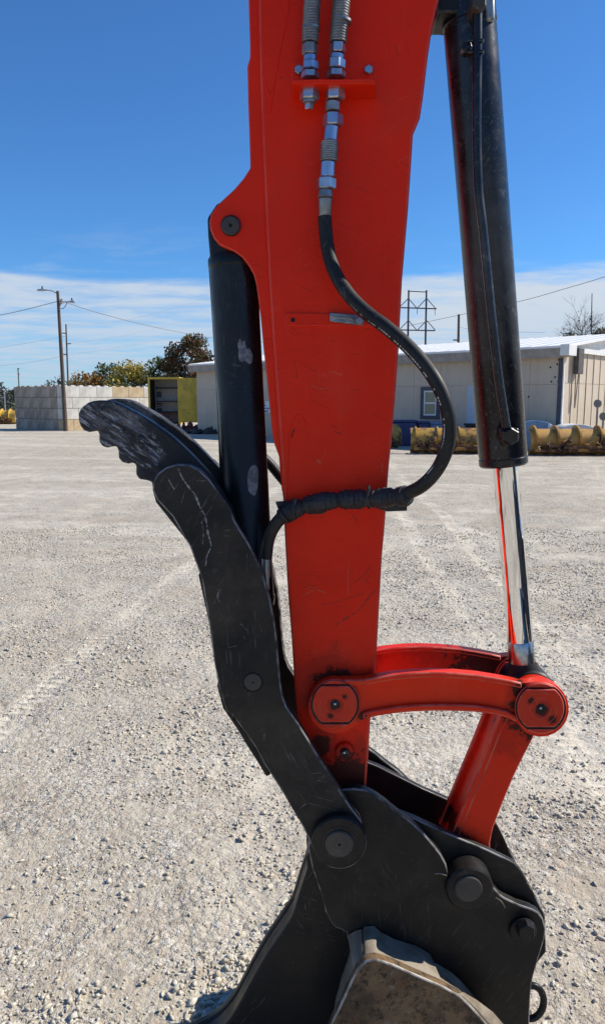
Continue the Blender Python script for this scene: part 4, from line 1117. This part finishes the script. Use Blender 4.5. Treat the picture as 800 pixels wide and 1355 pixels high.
def boss(px, py, r, Y0, Y1, mat, parent, deep=.009, dark_r=4.8):
    # round boss with two flats closed by a retaining plate
    full = circ(px, py, r, 0, 360, 40)[:-1]
    plate('pin_boss', full, Y0, Y1, mat, parent, .003)
    fl = [(x, y) for x, y in full if abs(y - py) < r * .80]
    k = math.sqrt(1 - .80 ** 2) * r
    gp = circ(px, py, r * .965, -57, 57, 16) + circ(px, py, r * .965, 123, 237, 16)
    plate('pin_gap', gp, Y0 - .0022, Y0 - .0003, blk_body, parent, 0)
    fl = circ(px, py, r * .90, -54, 54, 16) + circ(px, py, r * .90, 126, 234, 16)
    plate('pin_cap', fl, Y0 - deep, Y0 - .0023, pin_red, parent, .0025)
    for a0, a1 in ((238, 302), (58, 122)):
        sg = circ(px, py, r * .95, a0, a1, 10); plate('end_segment', sg, Y0 - deep * .6, Y0 - .0004, pin_red, parent, .0015)
    for rr_ in (.62, .40):
        bmr = bmesh.new(); add_tube(bmr, [E(x, y, Y0 - deep) for x, y in circ(px, py, r * rr_, 0, 300, 30)], .0006, 5); from_bm('wear_ring', bmr, worn_red, parent, 60)
    disc('pin_recess', px, py, Y0 - deep - .0012, Y0 - deep + .002, dark_r + 1.5, blk, parent, 24, .0004)
    disc('grease_nipple', px, py, Y0 - deep - .006, Y0 - deep - .0011, 1.9, zinc, parent, 12, .001)
boss(443, 932, 33, 1.600, 1.6125, red_link, NL); boss(715, 937.5, 34.5, 1.600, 1.6125, red_link, NL)
FLk = copy_tree(NL, ex); FLk.location = (0, .178, 0); FLk['label'] = 'far curved red link, greasy black at its right end'
for o in [FLk] + list(FLk.children):
    for sl_ in o.material_slots:
        if sl_.material == red_link:
            sl_.link = 'OBJECT'; sl_.material = red_far

# ---- lower link between the linkage pin and the bucket
low = plate('lower_link', [(672, 945), (710, 966), (705, 977), (694, 998), (682, 1022), (670, 1050), (660, 1075), (652, 1097), (648, 1116), (650, 1150), (592, 1150), (600, 1118), (611, 1090), (620, 1068), (628, 1048), (645, 1008), (660, 968)], 1.668, 1.780, red_low, ex, .004)
# hollow side: two flanges standing past the web on the left
plate('flange', [(668, 940), (672, 950), (661, 972), (646, 1010), (629, 1050), (612, 1093), (598, 1125), (590, 1122), (604, 1088), (621, 1047), (638, 1006), (653, 968), (662, 944)], 1.6675, 1.685, red_low, low, .003)
plate('flange', [(668, 940), (672, 950), (661, 972), (646, 1010), (629, 1050), (612, 1093), (598, 1125), (590, 1122), (604, 1088), (621, 1047), (638, 1006), (653, 968), (662, 944)], 1.6675, 1.685, red_low, low, .003).location = (0, .098, 0)
for dy in (0, .098):
    o = plate('link_cheek', circ(713, 937, 33, 0, 360, 30)[:-1], 1.643, 1.668, red_low, low, .003); o.location = (0, dy, 0)

# ---- bucket cylinder with chrome rod
YC = 1.707
b0, b1 = E(612.2, -80, YC), E(665.6, 616, YC)
rC = wrad(640, 300, YC, 33.2)
zt = lambda py: (py + 80) / 696.0
bc = lathe('bucket_cylinder', b0, b1, [(0, rC * 1.02), (zt(24), rC * 1.02), (zt(25), rC * .97), (zt(30), rC * .97), (zt(31), rC * 1.0), (zt(600), rC * .99), (zt(601), rC * .975), (zt(604), rC * .975), (zt(605), rC * 1.0), (.996, rC * 1.0), (1, rC * .93)], blk_bcyl, ex, 64)
r0, r1 = E(668.3, 616, YC), E(690.5, 882, YC)
rR = wrad(680, 750, YC, 16.8)
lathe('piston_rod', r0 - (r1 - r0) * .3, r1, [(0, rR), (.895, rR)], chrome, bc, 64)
lathe('rod_collar', r0 + (r1 - r0) * .862, r1, [(0, rR * 1.0), (.02, rR * 1.03), (1, rR * 1.03)], simple('dull_rod', (.45, .45, .46), (.30, .30, .31), .22, 1.0, scale=50), bc, 64)
# rod end: weld collar and eye between the links
collar = lathe('rod_end', r1 - (r1 - r0) * .03, r1 + (r1 - r0) * .09, [(0, rR * 1.03), (.4, rR * 1.25), (1, rR * 1.45)], blk, bc, 32)
pc = E(715, 937.5, 1.600); lathe('rod_eye', pc + Vector((0, .068, 0)), pc + Vector((0, .160, 0)), [(0, .058), (.06, .062), (.94, .062), (1, .058)], blk, bc, 40)
lathe('link_pin', pc + Vector((0, .02, 0)), pc + Vector((0, .22, 0)), [(0, .036), (1, .036)], pin_m, bc, 32)
lathe('spacer', pc + Vector((0, .0405, 0)), pc + Vector((0, .067, 0)), [(0, .056), (1, .056)], red_low, bc, 40)
# oil pipe running down the barrel
pipe = [(631.5, 10), (631, 22), (631, 60), (630.5, 110), (630, 160), (631, 215), (633, 258), (638, 300), (645, 370), (652, 440), (659, 500), (666, 545), (669.5, 566)]
tube('oil_pipe', spline([E(x, y, 1.628) for x, y in pipe], 5), .0098, blk_bcyl, bc, 14)
for py in (54, 69): disc_ = lathe('pipe_clip', E(619, py, 1.636), E(639, py, 1.616), [(0, .004), (1, .004)], blk_bcyl, bc, 8)
plate('port_block', [(661, 566), (686, 566), (687, 580), (668, 592), (661, 580)], 1.625, 1.66, blk_bcyl, bc, .004)
disc('port_nut', 676, 577.5, 1.605, 1.6249, 11.8, blk_bcyl, bc, 6, .003)
disc('port_ring', 617.5, 62, 1.638, 1.66, 7.0, blk_bcyl, bc, 24, .002); disc('port_plug', 617.5, 62, 1.632, 1.6379, 4.4, blk_bcyl, bc, 6, .0015)
plate('cylinder_bracket', [(574, -40), (600, -60), (640, -60), (640, 6), (600, 17), (590, 16), (583, 16), (577, 20), (577, 8)], 1.66, 1.76, blk, bc, .004)
disc('bracket_nut', 634, 1, 1.60, 1.6599, 10.5, pin_m, bc, 6, .003)
plate('steel_band', [(640, -30), (654, -30), (655.3, 26), (642, 28)], 1.652, 1.70, zinc_d, bc, .006)

# ---- thumb: two legs with a web, toothed tip plates between them
leg = [(201.5, 648), (203, 637), (208, 627), (219, 618.6), (233, 614), (249.5, 614.5), (263, 621), (277, 634), (291, 653), (304.5, 672), (311, 690), (330, 721), (345, 751), (357, 792), (363.5, 826), (367, 854.6), (368.7, 879.6), (371, 903), (374, 922), (379.5, 936), (393.7, 956), (408.5, 980), (420, 999), (434.6, 1022), (451.6, 1050), (464.4, 1069), (476, 1084)] + circ(449, 1114.6, 36, -25, 160, 14) + [(410, 1115), (402, 1098), (395, 1085), (386, 1070), (376, 1053), (366, 1037), (352, 1016), (338, 990), (327, 974), (310, 951), (299, 941), (290, 912), (283, 875), (276, 823), (267, 767), (250.7, 722.6), (228, 683.6), (208, 662)]
th = plate('thumb', leg, 1.560, 1.586, blk_th, ex, .0035)
tf = plate('far_leg', leg, 1.560, 1.586, blk_th, th, .0035); tf.location = (0, .250, 0)
plate('web_plate', [(289, 900), (300, 938), (314, 955), (331, 977), (350, 1008), (358, 1026), (352, 1028), (340, 1008), (326, 986), (316, 969), (304, 951), (295, 938), (287, 908)], 1.5862, 1.809, blk_body, th, .003)
plate('cross_plate', [(262, 760), (276, 823), (283, 875), (292, 875), (284, 823), (270, 760)], 1.5865, 1.809, blk_body, th, .003)
tip = [(104, 547), (103.7, 556), (106.5, 564), (111, 569.5), (117.5, 572), (124, 571), (128.5, 569), (131, 574.6), (131, 584), (135, 590.5), (142, 592.5), (149, 591), (154.5, 590.6), (156.5, 597), (157, 606), (161.5, 612), (170, 613.7), (176, 612), (180, 615.5), (179.8, 628), (184, 634), (194.5, 635.7), (201, 638), (202, 650), (206, 665), (250, 720), (320, 720), (306, 672), (293.5, 651.6), (282.5, 634), (272, 621.5), (260.5, 609), (247, 595), (233, 582), (222, 573), (211, 565.5), (201, 558.5), (192, 552.6), (182, 546.5), (172.5, 541.6), (164, 537), (156, 533), (148, 530.8), (139.5, 529.8), (131, 529.6), (123, 530.6), (116, 533), (110, 537.5), (106, 542)]
def worn_tip():
    m = NB('worn_tip')
    near = grime(m, [spot(150, 575, 1.62, 52, .9), spot(120, 550, 1.62, 26, .8), spot(195, 600, 1.62, 22, .8)])
    c = m.mix(m.ramp(m.noise(6, 8, .7), .4, .7), (.011, .011, .014), (.045, .042, .044))
    st = m.ramp(m.noise(9, 7, .68, (1, 1, 5), (0, 0, 2), (0, R(-32), 0)), .46, .60)
    c = m.mix(m.math('MULTIPLY', m.math('MULTIPLY', st, near), .7), c, (.17, .165, .17))
    s2 = m.ramp(m.noise(22, 9, .78, (1, 1, 6), (5, 0, 2), (0, R(-36), 0)), .52, .60)
    c = m.mix(m.math('MULTIPLY', m.math('MULTIPLY', s2, near), .9), c, (.42, .41, .41))
    s3 = m.ramp(m.noise(18, 9, .8, (1, 1, 3), (1, 4, 2), (0, R(-28), 0)), .40, .47, 1, 0)
    c = m.mix(m.math('MULTIPLY', s3, .85), c, (.010, .010, .012))
    c = m.mix(m.math('MULTIPLY', m.ramp(m.noise(26, 8, .75), .56, .68), m.math('MULTIPLY', near, .7)), c, (.36, .35, .34))
    c = m.mix(m.math('MULTIPLY', m.ramp(m.noise(15, 8, .75, loc=(3, 3, 3)), .58, .68), .7), c, (.075, .05, .035))
    nb = m.bump(m.noise(30, 9, .75, (1, 1, 2.2), rot=(0, R(-32), 0)), .8, .006)
    return m.done(c, m.ramp(st, 0, 1, .5, .36), 0, nb, .35)
worn = worn_tip()
tp1 = plate('tip_plate', tip, 1.620, 1.655, worn, th, .005, 0, seg=3)
tp2 = plate('tip_plate', tip, 1.620, 1.655, worn, th, .005, 0, seg=3); tp2.location = (.006, .118, .004)
plate('spacer_bar', [(240, 640), (280, 650), (290, 680), (250, 680)], 1.656, 1.737, blk_th, th, .003)
# rough ridge of worn weld on the near tip plate
bm = bmesh.new(); rs = random.Random(9)
for i in range(34):
    t = i / 33; px = 178 + (213 - 178) * t; py = 572 + (628 - 572) * t
    c = E(px + rs.uniform(-3, 3), py + rs.uniform(-3, 3), 1.619); bmesh.ops.create_icosphere(bm, subdivisions=1, radius=wrad(px, py, 1.62, rs.uniform(4, 6.5)), matrix=Matrix.Translation(c) @ Matrix.Diagonal((1, .35, 1, 1)))
from_bm('worn_weld', bm, worn, tp1, 50)['kind'] = 'stuff'
for a in range(4):
    px, py = 128 + a * 7 + rnd(-2, 2), 562 + rnd(-14, 10) + a * 2.2
    ln = rnd(14, 34); tube('gouge_ridge', [E(px, py, 1.6215), E(px + ln * .45, py - ln * .24, 1.6188), E(px + ln, py - ln * .5, 1.6215)], [.002, .0045, .002], worn, tp1, 6)
disc('thumb_pin', 334.3, 903, 1.5585, 1.70, 11.8, pin_m, th, 32, .001, hole=1.4)
disc('pin_gap', 334.3, 903, 1.5592, 1.565, 13.8, simple('gap_black', (.003, .003, .003), None, .9), th, 32, .0004)
disc('pivot_collar', 448.5, 1114.6, 1.536, 1.5599, 36, blk_ear, th, 48, .004)
disc('pivot_bore', 448.5, 1116, 1.5352, 1.545, 24.5, blk, th, 40, .001)
disc('pivot_pin', 448.8, 1118, 1.530, 1.80, 19, pin_m, th, 40, .0025, hole=1.8)
# long scratch down the leg, bare metal
bare = simple('bare_scratch', (.30, .28, .26), (.12, .11, .10), .6, scale=90, a=.4, b=.55)
def scratch(pts, Y, wd, parent, mat=bare, seed=1):
    rs = random.Random(seed); q = spline([E(a, b, Y) for a, b in pts], 8); bm = bmesh.new(); prev = None
    for i, p in enumerate(q):
        t = (q[min(i + 1, len(q) - 1)] - q[max(i - 1, 0)]).normalized(); s = Vector((t.z, 0, -t.x)) * wd * rs.uniform(.2, 1.2) * .5
        cur = (bm.verts.new(p + s), bm.verts.new(p - s))
        if prev and rs.random() > .16: bm.faces.new((prev[0], prev[1], cur[1], cur[0]))
        prev = cur
    return from_bm('scratch', bm, mat, parent)
scratch([(236, 620), (241, 632), (250, 645), (258, 655), (265, 672), (272, 685), (275, 705), (279, 722), (274, 735), (272, 749)], 1.5597, .0042, th, seed=3)
scratch([(222, 632), (226, 640), (231, 648)], 1.5597, .003, th, seed=4)
scratch([(267, 690), (269, 705), (268, 720)], 1.5597, .002, th, seed=5)
scratch([(290, 780), (288, 790), (291, 797)], 1.5597, .005, th, seed=6)
for k in range(16):
    x, y = random.choice([(250, 660), (280, 720), (300, 780), (320, 840), (330, 950), (380, 1000), (400, 1040)]); x += rnd(-25, 25); y += rnd(-25, 25); a = rnd(0, 3.1); l = rnd(4, 16)
    if True: scratch([(x, y), (x + l * .5 * math.cos(a), y + l * .5 * math.sin(a) + rnd(-1, 1)), (x + l * math.cos(a), y + l * math.sin(a))], 1.5597, .0011, th, seed=k)
# scratches on the red arm
dk = simple('dark_scratch', (.10, .012, .008), (.05, .01, .008), .6); lt = simple('light_scratch', (.62, .13, .07), (.52, .08, .04), .55)
for pts, wd, m_ in (([(442, 828), (458, 818), (474, 807), (486, 793), (495, 781)], .0024, dk), ([(462, 744), (460, 765), (461, 787)], .002, lt), ([(404, 780), (412, 777), (422, 781), (434, 786)], .0022, lt),
                    ([(397, 790), (408, 784), (415, 780)], .0015, lt), ([(428, 497), (440, 492), (452, 497)], .0014, lt), ([(410, 510), (424, 514), (434, 514)], .0014, lt), ([(424, 800), (450, 795), (480, 785)], .0012, dk),
                    ([(463, 678), (470, 685), (472, 692)], .0018, dk), ([(418, 613), (422, 608), (423, 615)], .004, lt), ([(425, 612), (428, 603), (432, 597)], .0012, lt), ([(389, 478), (392, 490), (393, 502)], .0016, dk),
                    ([(388, 570), (386, 578), (390, 566)], .003, dk), ([(504, 612), (506, 620), (505, 626)], .002, lt), ([(490, 750), (480, 762), (470, 770)], .0016, dk), ([(492, 757), (486, 766), (482, 771)], .0014, dk)):
    scratch(pts, YA - .0004, wd, arm, m_, int(pts[0][0]))
for k in range(20):
    x, y = rnd(385, 500), rnd(60, 860)
    if abs(x - 435) < 16 and y < 300: continue
    a = rnd(0, 3.1); l = rnd(1.5, 9); scratch([(x, y), (x + l * .5 * math.cos(a), y + l * .5 * math.sin(a)), (x + l * math.cos(a), y + l * math.sin(a))], YA - .0004, rnd(.0007, .0016), arm, random.choice((dk, dk, lt)), k)

# ---- bucket
mud = NB('muddy_steel'); _c = mud.mix(mud.ramp(mud.noise(9, 8, .7), .38, .62), (.24, .155, .080), (.095, .066, .040))
_c = mud.mix(mud.ramp(mud.noise(28, 7, .72), .56, .68, 0, .8), _c, (.19, .085, .035))
_c = mud.mix(mud.ramp(mud.noise(14, 6, .7, loc=(4, 4, 4)), .60, .72, 0, .6), _c, (.17, .15, .12))
_c = mud.mix(mud.ramp(mud.noise(50, 8, .78, loc=(9, 4, 4)), .40, .50, .75, 0), _c, (.022, .018, .015))
_c = mud.mix(mud.ramp(mud.noise(22, 9, .78, loc=(1, 8, 4)), .57, .64, 0, .7), _c, (.27, .22, .16))
mud = mud.done(_c, .85, 0, mud.bump(mud.noise(26, 8, .75), .7, .01, mud.bump(mud.noise(90, 8, .75), .9, .005)), .25)
EDGE[mud] = simple('scraped_edge', (.38, .35, .30), (.16, .13, .10), .5, 0, scale=30, a=.4, b=.6)
top_m = simple('scuffed_bare_steel', (.28, .235, .175), (.15, .115, .075), .55, scale=14, bump=.4, bscale=70, bdist=.003)
shell_out = [(440, 1350), (448, 1334), (456, 1317), (464, 1299), (472, 1283), (478, 1276), (485, 1271.5), (496, 1269.5), (506, 1272), (520, 1277), (540, 1286), (563, 1296), (586, 1306), (608, 1318), (620, 1329), (632, 1342), (646, 1358), (668, 1392), (650, 1420), (420, 1420), (425, 1385)]
bk = plate('bucket', shell_out, 1.500, 1.525, mud, ex, .004, seg=3)
bk['label'] = 'bucket with muddy brown side wall and black ears'
# wrapper running across between the side walls, all in the same scuffed steel colour
sh2 = [(470, 1296), (480, 1284), (487, 1276), (497, 1273), (520, 1281), (548, 1292), (566, 1300), (586, 1308), (606, 1320), (618, 1331), (640, 1356), (662, 1392), (646, 1416), (440, 1416), (446, 1372), (455, 1340)]
ws_ = plate('wrapper', sh2, 1.5251, 1.95, top_m, bk, .006, seg=3)
# raised corner shroud on the side edge
def ruled(name, near, Yn, far, Yf, mat, parent, th=.012):
    bm = bmesh.new(); a = [E(x, y, Yn) for x, y in near]; b = [E(x, y, Yf) for x, y in far]; n = len(a)
    va = [bm.verts.new(p) for p in a]; vb = [bm.verts.new(p) for p in b]; vc = [bm.verts.new(p - Vector((0, 0, th))) for p in a]; vd = [bm.verts.new(p - Vector((0, 0, th))) for p in b]
    for i in range(n - 1):
        bm.faces.new((va[i], va[i + 1], vb[i + 1], vb[i])); bm.faces.new((vc[i], vd[i], vd[i + 1], vc[i + 1])); bm.faces.new((va[i], vc[i], vc[i + 1], va[i + 1])); bm.faces.new((vb[i], vb[i + 1], vd[i + 1], vd[i]))
    bm.faces.new((va[0], vb[0], vd[0], vc[0])); bm.faces.new((va[-1], vc[-1], vd[-1], vb[-1]))
    o = from_bm(name, bm, mat, parent, 50); bevel(o, .003, 2); return o
ruled('wear_plate', [(482, 1268), (487, 1267), (498, 1268.5), (520, 1277), (545, 1286), (565, 1295), (587, 1304)], 1.512, [(480, 1226), (484, 1224.5), (495, 1224), (503, 1232), (520, 1241), (552, 1251), (569, 1262)], 1.598, top_m, bk, .02)
ruled('wear_plate', [(468, 1286), (474, 1280), (481, 1271)], 1.514, [(461, 1236), (470, 1230), (479, 1228)], 1.596, top_m, bk, .012)
ruled('wear_plate', [(606, 1314), (614, 1320), (628, 1334), (648, 1356), (664, 1380)], 1.505, [(612, 1312), (632, 1324), (652, 1339), (672, 1362), (690, 1386)], 1.53, top_m, bk, .006)
ear1 = [(446, 1047), (454, 1044.5), (468.6, 1043.5), (483.5, 1045.5), (496, 1052), (509, 1061), (526, 1075), (543, 1087), (560, 1103), (573, 1118), (583, 1131), (590, 1144), (593, 1158), (600, 1172), (620, 1160), (640, 1165), (654.5, 1176.5), (661, 1184), (668, 1189), (686, 1197.5), (704, 1203.5), (712, 1208), (718, 1216), (721.5, 1229), (720, 1242), (716, 1256), (712, 1268), (707, 1285), (703, 1302), (701, 1324), (700, 1355), (700, 1420), (480, 1420), (470, 1290), (458, 1234), (450, 1230), (444, 1228), (439, 1223), (430.5, 1208), (424, 1182), (413, 1150), (407, 1122), (415, 1080)]
en = plate('ear_plate', ear1, 1.600, 1.625, blk_ear, bk, .0035)
ef = plate('ear_plate', ear1, 1.600, 1.625, blk_ear, bk, .0035); ef.location = (0, .240, 0)
inner_e = [(520, 1100), (526, 1076), (533, 1077), (550, 1084), (575, 1095.5), (614, 1112), (644, 1124.5), (672, 1138), (681, 1143), (689, 1152), (701, 1173), (711, 1192), (721, 1213), (722, 1260), (690, 1300), (540, 1300)]
plate('inner_ear', inner_e, 1.640, 1.660, blk_ear, bk, .003)
far_e = [(440, 985), (470, 1000), (487, 1009.5), (500, 1014.5), (530, 1029.5), (560, 1044.5), (596, 1060), (630, 1076), (657, 1091), (668, 1113), (677, 1134), (700, 1180), (690, 1260), (440, 1260)]
plate('inner_ear', far_e, 1.80, 1.822, black_mat('greasy_black', .9, (.012, .009, .008), (.05, .03, .025), (.3, .55), .7), bk, .003)
disc('pin_boss', 621.5, 1178, 1.585, 1.70, 31.5, blk_ear, bk, 48, .004)
disc('bucket_pin', 620, 1177.5, 1.579, 1.80, 18.5, pin_m, bk, 40, .003)
bead('weld_bead', [(575, 1156), (583, 1156), (591, 1159)], 1.5995, .0018, top_m, bk)
bead('weld_bead', [(655, 1187), (663, 1193), (668, 1201)], 1.5995, .0014, top_m, bk)
disc('bolt_washer', 692, 1233, 1.590, 1.5999, 18, blk_ear, bk, 32, .002)
disc('bolt', 697, 1234.5, 1.568, 1.5899, 12.5, blk, bk, 6, .003)
# lifting eye at the right edge
c = E(702, 1326, 1.63); bm = bmesh.new(); ring = [c + Vector((math.cos(a) * .031, 0, math.sin(a) * .046)) for a in [R(-100 + 200 * i / 16) for i in range(17)]]
add_tube(bm, ring, .0085, 12); from_bm('lifting_eye', bm, blk, bk, 50)
# body of the bucket reaching down to the left
body = [(412, 1100), (405, 1112), (406, 1128), (399, 1149), (391, 1176), (387, 1188), (380.5, 1200), (372, 1212), (363, 1225), (355, 1237), (347, 1250), (339, 1264), (331, 1279), (323, 1294), (315, 1309), (308, 1320), (300, 1330), (290, 1340), (276, 1349.5), (262, 1356), (240, 1368), (222, 1398), (230, 1412), (470, 1412), (480, 1300), (470, 1180)]
bd = plate('side_wall', body, 1.700, 1.725, blk_body, bk, .006, seg=3)
bw_ = body[2:21]
ruled('bucket_lip', [(400 + (x - 400) * 1.70 / 1.658 + 1, 530 + (y - 530) * 1.70 / 1.658 + 3) for x, y in bw_], 1.6575, [(x + 1, y + 2) for x, y in bw_], 1.6995, blk_body, bk, .02)
bd2 = bd.copy(); C.objects.link(bd2); bd2.location = (0, -.068, 0)
lathe('arm_pivot_tube', E(449, 1115, 1.60), E(449, 1115, 1.60) + Vector((0, .26, 0)), [(0, .042), (1, .042)], blk, bk, 32)

# ---- unseen dark truck shape, added off to the right to darken the rod's reflection
navy = simple('navy_paint', (.012, .020, .045), (.018, .028, .055), .25, scale=2)
tyre = simple('tyre_rubber', (.02, .02, .02), (.04, .038, .035), .85, scale=12)
pk = thing('reflection_stand_in', 'dark navy pickup parked off to the right, mirrored in the chrome rod', 'reflection stand-in', (4.3, -.2, 0), R(-90))
side = [(-2.7, .48), (-2.62, .95), (-2.5, 1.08), (-1.15, 1.12), (-.35, 1.15), (-.15, 1.2), (2.65, 1.2), (2.7, .55), (2.3, .42), (-2.4, .40)]
bm = bmesh.new(); add_prism(bm, chaikin(side, 1), -.95, .95); bevel(from_bm('body', bm, navy, pk, 30), .05, 3)
bm = bmesh.new(); add_prism(bm, chaikin([(-1.2, 1.12), (-.55, 1.78), (-.3, 1.84), (.75, 1.84), (.95, 1.75), (1.05, 1.2), (-1.2, 1.1)], 1), -.80, .80); cab = bevel(from_bm('cab', bm, navy, pk, 30), .05, 3)
wg = NB('tinted_glass').done((.02, .025, .03), .06, 0)
for sy in (-1, 1):
    for q in ([(-.95, 1.26), (-.5, 1.68), (-.1, 1.72), (-.1, 1.26)], [(.0, 1.26), (.0, 1.72), (.72, 1.72), (.9, 1.26)]):
        bm = bmesh.new(); add_prism(bm, q, sy * .805 - .006, sy * .805 + .006); from_bm('window', bm, wg, pk)
    for x in (-1.75, 1.65):
        bm = bmesh.new(); add_lathe(bm, (x, sy * .98, .40), (x, sy * .72, .40), [(0, .30), (.1, .40), (.9, .40), (1, .30)], 28); wh = from_bm('wheel', bm, tyre, pk, 30)
        lathe('rim', (x, sy * 1.0, .40), (x, sy * .9, .40), [(0, .08), (.3, .22), (1, .25)], steel, wh, 20)
    box('door_handle', -.1, .08, sy * .975 - .012, sy * .975 + .012, .98, 1.02, steel, pk, .004)
